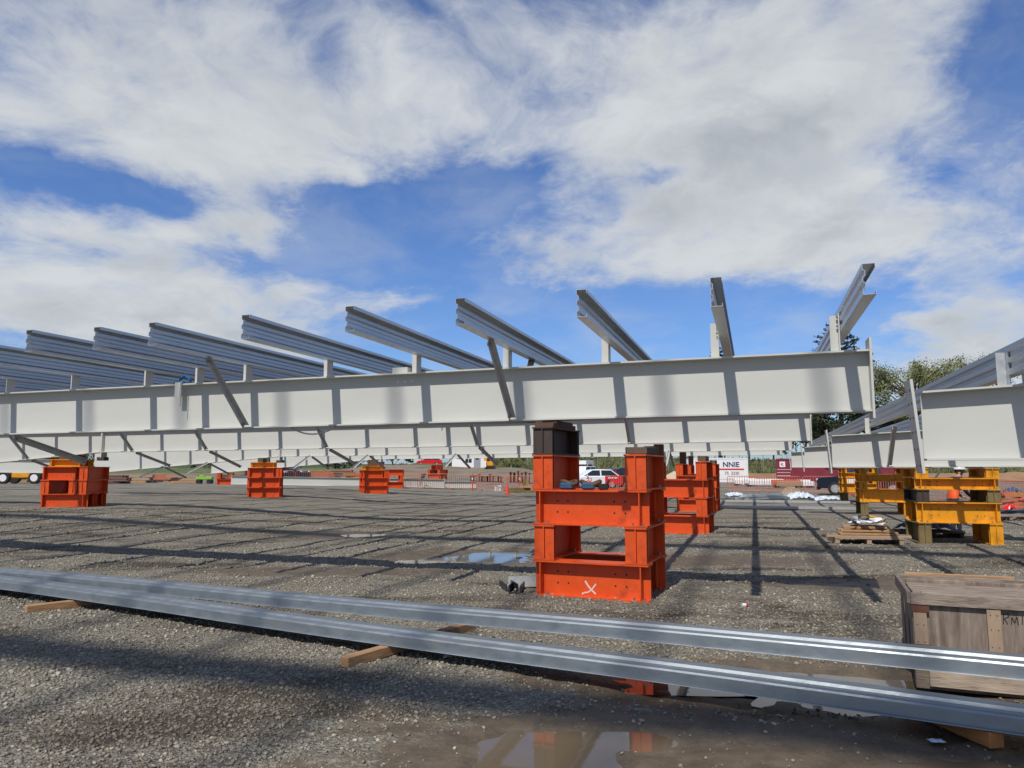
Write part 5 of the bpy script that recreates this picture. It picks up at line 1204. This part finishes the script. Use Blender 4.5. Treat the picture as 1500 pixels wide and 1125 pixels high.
# ------------------------------------------------------------------ worker
def worker():
    base = G(1403, 784); base = Vector((base.x, base.y, 0.0))
    r = empty('person', base, R(0), 'worker in orange vest and white hard hat stooping behind the nearest yellow stand', 'person')
    J = {}; V = []; E = []; Rd = []
    def j(n, p, rad, par=None):
        J[n] = len(V); V.append((mx(p[0]), p[1], p[2])); Rd.append(rad)
        if par: E.append((J[par], J[n]))
    # stooping to the right over the work: x is mirrored and the lean eased when the joints are laid down
    def mx(x): return -x * 0.75 if x else 0.0
    j('pelvis', (0.10, 0, 0.90), (0.155, 0.13)); j('waist', (0.05, 0, 1.04), (0.145, 0.115), 'pelvis'); j('chest', (-0.05, 0, 1.22), (0.165, 0.125), 'waist'); j('upper', (-0.11, 0, 1.34), (0.15, 0.10), 'chest')
    j('neck', (-0.15, 0, 1.41), (0.06, 0.06), 'upper'); j('jaw', (-0.19, 0, 1.47), (0.065, 0.07), 'neck'); j('skull', (-0.20, 0, 1.555), (0.085, 0.10), 'jaw'); j('crown', (-0.195, 0, 1.60), (0.07, 0.08), 'skull')
    j('nose', (-0.30, 0, 1.515), (0.016, 0.02), 'skull')
    for s, n in ((-1, 'r'), (1, 'l')):
        j('hip' + n, (0.10, s * 0.09, 0.84), (0.105, 0.105), 'pelvis')
        fx = 0.20 if s < 0 else -0.22
        j('knee' + n, (fx * 0.55 + 0.02, s * 0.11, 0.48), (0.07, 0.07), 'hip' + n); j('calf' + n, (fx * 0.85 + 0.03, s * 0.11, 0.30), (0.065, 0.065), 'knee' + n); j('ankle' + n, (fx + 0.05, s * 0.12, 0.09), (0.045, 0.05), 'calf' + n)
        j('toe' + n, (fx - 0.13, s * 0.13, 0.045), (0.045, 0.04), 'ankle' + n)
        j('sho' + n, (-0.10, s * 0.19, 1.33), (0.075, 0.075), 'upper'); j('elb' + n, (-0.14, s * 0.26, 1.06), (0.05, 0.05), 'sho' + n); j('wri' + n, (-0.34, s * 0.20, 0.93), (0.033, 0.03), 'elb' + n); j('palm' + n, (-0.41, s * 0.19, 0.91), (0.042, 0.02), 'wri' + n)
        for q, (dx, dy, dz) in enumerate(((-0.075, -0.03, -0.02), (-0.085, -0.01, -0.025), (-0.08, 0.012, -0.025), (-0.06, 0.032, -0.02))):
            j('f%d' % q + n, (-0.41 + dx * 0.55, s * 0.19 + dy, 0.91 + dz * 0.3), (0.010, 0.010), 'palm' + n); j('g%d' % q + n, (-0.41 + dx, s * 0.19 + dy, 0.91 + dz * 2), (0.008, 0.008), 'f%d' % q + n)
        j('th' + n, (-0.40, s * 0.19 - s * 0.055, 0.905), (0.011, 0.011), 'palm' + n); j('ti' + n, (-0.44, s * 0.19 - s * 0.06, 0.885), (0.009, 0.009), 'th' + n)
    me = bpy.data.meshes.new('body'); me.from_pydata(V, E, []); o = bpy.data.objects.new('body', me); COL.objects.link(o)
    sk = o.modifiers.new('skin', 'SKIN'); sk.use_smooth_shade = True
    for i, rr in enumerate(Rd): me.skin_vertices[0].data[i].radius = rr
    me.skin_vertices[0].data[0].use_root = True
    sb = o.modifiers.new('sub', 'SUBSURF'); sb.levels = 2; sb.render_levels = 2
    dg = bpy.context.evaluated_depsgraph_get(); dg.update(); m2 = bpy.data.meshes.new_from_object(o.evaluated_get(dg)); bpy.data.objects.remove(o)
    m2.materials.clear()
    for m in (M_SKIN, M_HIVIS, M_NAVYC, M_DKCLOTH, M_BOOT): m2.materials.append(m)
    for p in m2.polygons:
        x, y, z = p.center; x = -x / 0.75; k = 0
        if z > 1.40: k = 0
        elif x < -0.335 and z < 1.0: k = 0
        elif z < 0.14: k = 4
        elif z < 0.88 and x > -0.30: k = 3
        elif abs(y) > 0.175 or z > 1.33: k = 2
        else: k = 1
        p.material_index = k; p.use_smooth = True
    b = bpy.data.objects.new('body', m2); COL.objects.link(b); b.parent = r
    mb = MB(); n = 16; vs = []; fs = []
    for a in range(6):
        ph = a / 5 * math.pi / 2
        for k in range(n): vs.append((0.155 + 0.135 * math.cos(ph) * math.cos(2 * math.pi * k / n), 0.115 * math.cos(ph) * math.sin(2 * math.pi * k / n), 1.575 + 0.125 * math.sin(ph)))
    for a in range(5):
        for k in range(n): fs.append((a * n + k, a * n + (k + 1) % n, (a + 1) * n + (k + 1) % n, (a + 1) * n + k))
    mb.add(vs, fs, M_PLASTW); mb.box((0.28, 0, 1.582), (0.11, 0.17, 0.012), M_PLASTW); mb.build('hard_hat', r, smooth=True)
    mb = MB()
    for s in (-1, 1): mb.cyl((0.145, s * 0.105, 1.53), (0.145, s * 0.14, 1.53), 0.045, M_BLACK, n=14)
    mb.tube([(0.06, 0.10, 1.56), (0.03, 0, 1.56), (0.06, -0.10, 1.56)], 0.012, M_BLACK, n=6); mb.build('ear_defenders', r)
    mb = MB()
    for s in (-1, 1):
        mb.cyl((0.225, s * 0.032, 1.54), (0.236, s * 0.032, 1.54), 0.012, M_BLACK, n=8)
    mb.box((0.205, 0, 1.468), (0.012, 0.05, 0.008), pmat('lips', (0.3, 0.12, 0.1), 0.6)); mb.build('face_details', r)
worker()
# ================================================================== fence, banks, trees
# grass bank behind the yard
def bank(name, x0, x1, y0, y1, z1, m, seed, nx=90, ny=14):
    xs = np.linspace(x0, x1, nx); ys = np.linspace(y0, y1, ny); Xg, Yg = np.meshgrid(xs, ys); t = (Yg - y0) / (y1 - y0)
    prof = S(t * 1.15)
    Z = terrain(Xg, Yg) - 0.15 + z1 * prof * (0.85 + 0.5 * vnoise(Xg * 0.06 + seed, Yg * 0.06, seed)) + 0.5 * prof * vnoise(Xg * 0.5, Yg * 0.4 + 3, seed + 1)
    vs = [tuple(v) for v in np.stack([Xg, Yg, Z], -1).reshape(-1, 3)]; fs = [(j * nx + i, j * nx + i + 1, (j + 1) * nx + i + 1, (j + 1) * nx + i) for j in range(ny - 1) for i in range(nx - 1)]
    mb = MB(); mb.add(vs, fs, m); o = mb.build(name, smooth=True); o['kind'] = 'structure'; return o
M_GRASS = pmat('rough_grass', (0.085, 0.115, 0.03), 0.95, var=0.45, vscale=0.8, dirt=(0.17, 0.15, 0.07), dscale=0.25, dlo=0.45, dhi=0.7, bump=1.0, bscale=3)
M_DIRT = pmat('orange_dirt', (0.30, 0.17, 0.09), 0.95, var=0.3, vscale=0.6, dirt=(0.20, 0.15, 0.10), dscale=0.3, bump=0.6, bscale=2)
bank('grass_bank', -5, 130, 92, 128, 3.0, M_GRASS, 31)
bank('grass_bank', -130, -5.01, 112, 140, 1.0, M_GRASS, 32)
bank('dirt_bank', 20, 110, 84, 92, 1.0, M_DIRT, 33)
# low tufts of the bank as one mass
def tufts():
    rs = np.random.RandomState(2); n = 9000; x = rs.rand(n) * 90 - 8; y = 93 + rs.rand(n) * 30
    t = (y - 92) / 36; prof = S(t * 1.15); z = terrain(x, y) - 0.15 + 3.0 * prof * (0.85 + 0.5 * vnoise(x * 0.06 + 31, y * 0.06, 31))
    h = 0.25 + 0.6 * rs.rand(n) ** 2; w = 0.25 + 0.3 * rs.rand(n); a = rs.rand(n) * 3.14
    vs = np.stack([np.stack([x - w * np.cos(a), y - w * np.sin(a), z - 0.05], 1), np.stack([x + w * np.cos(a), y + w * np.sin(a), z - 0.05], 1), np.stack([x + (rs.rand(n) - .5) * .5, y, z + h], 1)], 1).reshape(-1, 3)
    mb = MB(); mb.v = [tuple(v) for v in vs]; mb.f = [(3 * i, 3 * i + 1, 3 * i + 2) for i in range(n)]
    m = bpy.data.materials.new('grass_tuft'); m.use_nodes = True; N, L, b = nodes_of(m)
    g = N.new('ShaderNodeNewGeometry'); r = N.new('ShaderNodeValToRGB'); L.new(g.outputs['Random Per Island'], r.inputs[0]); r.color_ramp.elements[0].color = (0.05, 0.075, 0.02, 1); r.color_ramp.elements[1].color = (0.18, 0.17, 0.06, 1)
    L.new(r.outputs[0], b.inputs['Base Color']); b.inputs['Roughness'].default_value = 0.9
    mb.mats = [m]; mb.mi = [0] * n; tag(mb.build('grass'), 'rough long grass on the bank behind the fence', 'grass', kind='stuff')
tufts()
# chain link fence: panels of posts and a fine wire mesh
M_WIRE = pmat('wire_grey', (0.32, 0.33, 0.32), 0.5, metal=0.6)
def fence_run(x0, x1, y0, y1, label, sp=3.0):
    d = Vector((x1 - x0, y1 - y0, 0)); L = d.length; n = int(L / sp); d.normalize()
    r = empty('chain_link_fence', (x0, y0, 0), 0, label, 'fence')
    zz = lambda q: gz1(q.x, q.y) - 0.1 + (0.9 if q.x > 3 else 0.0)
    for i in range(n + 1):
        q = d * (i * sp); w = Vector((x0, y0, 0)) + q; mb = MB(); mb.cyl((q.x, q.y, zz(w)), (q.x, q.y, zz(w) + 2.1), 0.045, M_WIRE, n=6); mb.build('post', r)
    mb = MB()
    for k in range(n):
        a = d * (k * sp); b = d * ((k + 1) * sp); za = zz(Vector((x0, y0, 0)) + a); zb = zz(Vector((x0, y0, 0)) + b)
        for h in (0.15, 1.05, 2.05): mb.cyl((a.x, a.y, za + h), (b.x, b.y, zb + h), 0.013, M_WIRE, n=4, caps=False)
        m_ = 12
        for j in range(m_):
            p0 = a.lerp(b, j / m_); p1 = a.lerp(b, (j + 1) / m_); z0 = za + (zb - za) * j / m_
            mb.cyl((p0.x, p0.y, z0 + 0.1), (p1.x, p1.y, z0 + 2.05), 0.006, M_WIRE, n=3, caps=False); mb.cyl((p1.x, p1.y, z0 + 0.1), (p0.x, p0.y, z0 + 2.05), 0.006, M_WIRE, n=3, caps=False)
    mb.build('wire_mesh', r)
    return r
fence_run(2, 74, 95.5, 93.5, 'long chain link fence along the foot of the grass bank')
# sand heap
def heap(px, py, Y, rx, h, label, m, name, cat):
    p = vloc(px, py, Y); mb = MB(); vs = [(0, 0, h)]; fs = []; n = 28; rings = 8; r_ = np.random.RandomState(5)
    for k in range(1, rings + 1):
        for i in range(n):
            t = k / rings; a = 2 * math.pi * i / n; q = rx * t * (1 + 0.12 * math.sin(3 * a + 1) + 0.05 * r_.randn()); vs.append((q * math.cos(a), q * math.sin(a), h * (1 - t) ** 1.05 + 0.04 * r_.randn() * (1 - t) - 0.02))
    for i in range(n): fs.append((0, 1 + i, 1 + (i + 1) % n))
    for k in range(rings - 1):
        for i in range(n): a = 1 + k * n; fs.append((a + i, a + n + i, a + n + (i + 1) % n, a + (i + 1) % n))
    mb.add(vs, fs, m); tag(mb.build(name, smooth=True, loc=p), label, cat)
heap(988, 706, 76, 2.4, 1.35, 'pale sand heap between the orange stands and the parked cars', M_SAND, 'sand_heap', 'sand heap')
heap(748, 700, 78, 1.2, 0.4, 'low dirt mound behind the rusty steel row', M_DIRT, 'dirt_mound', 'dirt heap')

# ------------------------------------------------------------------ trees
def leaf_mat(name, c0, c1):
    m = bpy.data.materials.new(name); m.use_nodes = True; N, L, b = nodes_of(m)
    g = N.new('ShaderNodeNewGeometry'); r = N.new('ShaderNodeValToRGB'); L.new(g.outputs['Random Per Island'], r.inputs[0]); r.color_ramp.elements[0].color = (*c0, 1); r.color_ramp.elements[1].color = (*c1, 1)
    L.new(r.outputs[0], b.inputs['Base Color']); b.inputs['Roughness'].default_value = 0.7
    return m
L_DARK = leaf_mat('dark_leaves', (0.018, 0.034, 0.012), (0.055, 0.075, 0.025)); L_MID = leaf_mat('mid_leaves', (0.05, 0.075, 0.02), (0.13, 0.15, 0.04)); L_OLIVE = leaf_mat('olive_leaves', (0.10, 0.125, 0.04), (0.25, 0.26, 0.10)); L_PINE = leaf_mat('pine_needles', (0.014, 0.03, 0.014), (0.04, 0.06, 0.026))
M_BARK = pmat('bark', (0.10, 0.08, 0.06), 0.9, var=0.3, vscale=3, bump=0.5, bscale=6)
def leaves(pts, size, m, name, parent, rs):
    n = len(pts); pts = np.asarray(pts)
    a = rs.randn(n, 3); a /= np.linalg.norm(a, axis=1)[:, None]; b = rs.randn(n, 3); b -= a * (a * b).sum(1)[:, None]; b /= np.linalg.norm(b, axis=1)[:, None]
    s = size * (0.6 + 0.8 * rs.rand(n))[:, None]
    v = np.stack([pts - a * s, pts - b * s * 0.55, pts + a * s, pts + b * s * 0.55], 1).reshape(-1, 3)
    me = bpy.data.meshes.new(name); me.from_pydata(v.tolist(), [], [(4 * i, 4 * i + 1, 4 * i + 2, 4 * i + 3) for i in range(n)]); me.materials.append(m)
    o = bpy.data.objects.new(name, me); COL.objects.link(o); o.parent = parent; return o
def tree(loc, label, H, Wc, m, seed, trunk_h=0.3, n=3500, leaf=0.22, group=None, sparse=1.0, nb=16):
    rs = np.random.RandomState(seed); r = empty('broadleaf_tree', loc, 0, label, 'tree', group); mb = MB(); ends = []
    mb.tube([(0, 0, -0.3), (0.05 * H * (rs.rand() - .5), 0, H * trunk_h), (0.1 * H * (rs.rand() - .5), 0.02 * H, H * 0.75)], [H * 0.028, H * 0.02, H * 0.006], M_BARK, n=8)
    for i in range(nb):
        t = trunk_h * 0.9 + (0.8 - trunk_h) * rs.rand(); a = 2 * math.pi * (i / nb + 0.1 * rs.rand()); up = 0.25 + 0.6 * rs.rand(); l = Wc * 0.5 * (0.75 + 0.35 * rs.rand()) * (1.15 - abs(t - 0.5))
        p0 = np.array([0, 0, H * t]); p2 = np.array([math.cos(a) * l, math.sin(a) * l, min(H * 0.97, H * t + l * up + H * 0.1)]); p1 = (p0 + p2) / 2 + np.array([0, 0, l * 0.12])
        mb.tube([p0, p1, p2], [H * 0.010, H * 0.006, H * 0.002], M_BARK, n=5); ends += [p2, p1 * 0.4 + p2 * 0.6]
        for k in range(3):
            q = p1 + (p2 - p1) * (0.3 + 0.6 * rs.rand()) + rs.randn(3) * l * 0.22; q[2] = min(q[2], H * 0.98); mb.tube([p1 * 0.5 + p2 * 0.5, q], [H * 0.004, H * 0.0015], M_BARK, n=4); ends.append(q)
    ends += [np.array([rs.randn() * Wc * 0.08, rs.randn() * Wc * 0.08, H * (0.8 + 0.17 * rs.rand())]) for _ in range(6)]
    mb.build('trunk', r)
    ends = np.array(ends); k = rs.randint(0, len(ends), n); rad = (0.06 + 0.07 * rs.rand(len(ends))) * Wc * sparse
    d = rs.randn(n, 3); d /= np.linalg.norm(d, axis=1)[:, None]; pts = ends[k] + d * (rad[k] * rs.rand(n) ** 0.45)[:, None] * np.array([1.15, 1.15, 0.8])
    leaves(pts, leaf, m, 'crown', r, rs); return r
def pine(loc, label, H, Wc, seed, group=None):
    rs = np.random.RandomState(seed); r = empty('norfolk_pine', loc, 0, label, 'tree', group); mb = MB(); pts = []
    mb.tube([(0, 0, -0.3), (0, 0, H * 0.5), (0, 0, H)], [H * 0.02, H * 0.012, 0.03], M_BARK, n=8)
    z = H * 0.12
    while z < H * 0.985:
        l = Wc / 2 * (1 - (z / H) ** 3.0) * (0.85 + 0.3 * rs.rand()) + 0.25; nb = 6
        a0 = rs.rand() * 6.28
        for i in range(nb):
            a = a0 + 2 * math.pi * i / nb + 0.2 * rs.randn(); ll = l * (0.75 + 0.35 * rs.rand())
            q = [np.array([math.cos(a) * ll * t, math.sin(a) * ll * t, z + ll * 0.22 * t * t - 0.05 * ll * t]) for t in (0, 0.5, 1)]
            mb.tube(q, [0.05, 0.03, 0.012], M_BARK, n=4)
            m_ = int(10 + ll * 26)
            for k in range(m_):
                t = 0.25 + 0.75 * rs.rand() ** 0.8; p = q[0] + (q[2] - q[0]) * t; p = p + np.array([rs.randn() * 0.16 * (0.4 + t), rs.randn() * 0.16 * (0.4 + t), abs(rs.randn()) * 0.13]); pts.append(p)
        z += H * 0.042 * (1.1 - 0.4 * z / H)
    mb.build('trunk', r); leaves(pts, 0.16, L_PINE, 'crown', r, rs); return r
def tloc(px, Y, z=None):
    p = P(px, 690, Y); p.z = gz1(p.x, p.y) + (1.6 if p.x > -2 else 0.0) if z is None else z; return p
pine(tloc(1236, 112), 'tall Norfolk pine rising behind the right end of the nearest beam', 22.5, 12.5, 3)
pine(tloc(1056, 125), 'Norfolk pine whose tip shows beside the near end-on purlin', 20.3, 9.0, 5)
tree(tloc(1345, 108), 'broad thin leaved tree behind the right roof beams, left part of the pair', 14.2, 11.0, L_OLIVE, 7, n=17000, leaf=0.12, sparse=1.1, nb=26)
tree(tloc(1425, 116), 'broad thin leaved tree behind the right roof beams, right part of the pair', 16.0, 12.5, L_OLIVE, 9, n=15000, leaf=0.13, sparse=1.1, nb=26)
tree(tloc(1300, 118), 'dense dark tree between the two roof modules, under the pine', 8.0, 9.0, L_DARK, 11, n=6000, leaf=0.22)
tree(tloc(1215, 104), 'dense dark tree below the Norfolk pine at the beam end', 9.0, 9.5, L_DARK, 12, trunk_h=0.15, n=8000, leaf=0.22)
spots = [(640, 150), (575, 150), (505, 150), (440, 152), (375, 150), (300, 150), (230, 150), (150, 150), (80, 150), (20, 150)]
for i, (px, Y) in enumerate(spots):
    tree(tloc(px, Y), ORD[i] + ' small dark tree from the right on the far left skyline under the beams', 4.2 + 1.5 * math.sin(i * 2.1), 9, [L_DARK, L_MID][i % 2], 60 + i, trunk_h=0.2, n=1800, leaf=0.28, group='far trees behind the left roof module')
spots = [(790, 124), (835, 127), (872, 122), (910, 126), (948, 123), (985, 127), (1025, 122), (1062, 126), (1098, 122), (1134, 127), (1168, 123), (1385, 126), (1440, 123), (1490, 126)]
for i, (px, Y) in enumerate(spots):
    k = [L_DARK, L_MID, L_DARK, L_DARK, L_OLIVE][i % 5]
    tree(tloc(px, Y, 3.4), ORD[i] + ' bushy tree from the left on top of the grass bank', 5.5 + 1.2 * math.sin(i * 1.7), 8.5, k, 80 + i, trunk_h=0.12, n=2600, leaf=0.24, group='bushy trees on the grass bank')

# ================================================================== unseen roof frame added behind the photographer, sized to cast the soft bands
fr_ = empty('shadow_roof_frame', (0, 0, 0), 0, 'unseen bare steel roof frame added behind and above the camera to cast shadow bands', 'steel frame')
HZ = 26.0
FRAME_V = [-31.0, -22.0, -15.3, -4.5]
for v in FRAME_V:
    a = UV(-30, v, HZ); b = UV(16, v, HZ); d = b - a; T = Matrix.Translation(a) @ Matrix.Rotation(math.atan2(d.y, d.x), 4, 'Z')
    mb = MB(); i_loft(mb, [(0, 0, 0.6), (d.length, 0, 0.6)], 0.30, 0.02, 0.014, M_WHITE, T); mb.build('rafter', fr_)
    for u in (-30, 16):
        c = UV(u, v, 0); mb = MB(); mb.box((0, 0, HZ / 2), (0.35, 0.3, HZ - 0.02), M_WHITE); mb.build('column', fr_, loc=(c.x, c.y, 0), rot=(0, 0, -PHI))
for u in np.arange(-29.6, 15.9, 1.9):
    a = UV(u, min(FRAME_V) - 1, HZ + 0.62); b = UV(u, max(FRAME_V) + 1.0, HZ + 0.62); d = b - a
    mb = MB(); purlin_mesh(mb, d.length, M_GALV, Matrix.Translation(a) @ Matrix.Rotation(math.atan2(d.y, d.x), 4, 'Z')); mb.build('purlin', fr_)
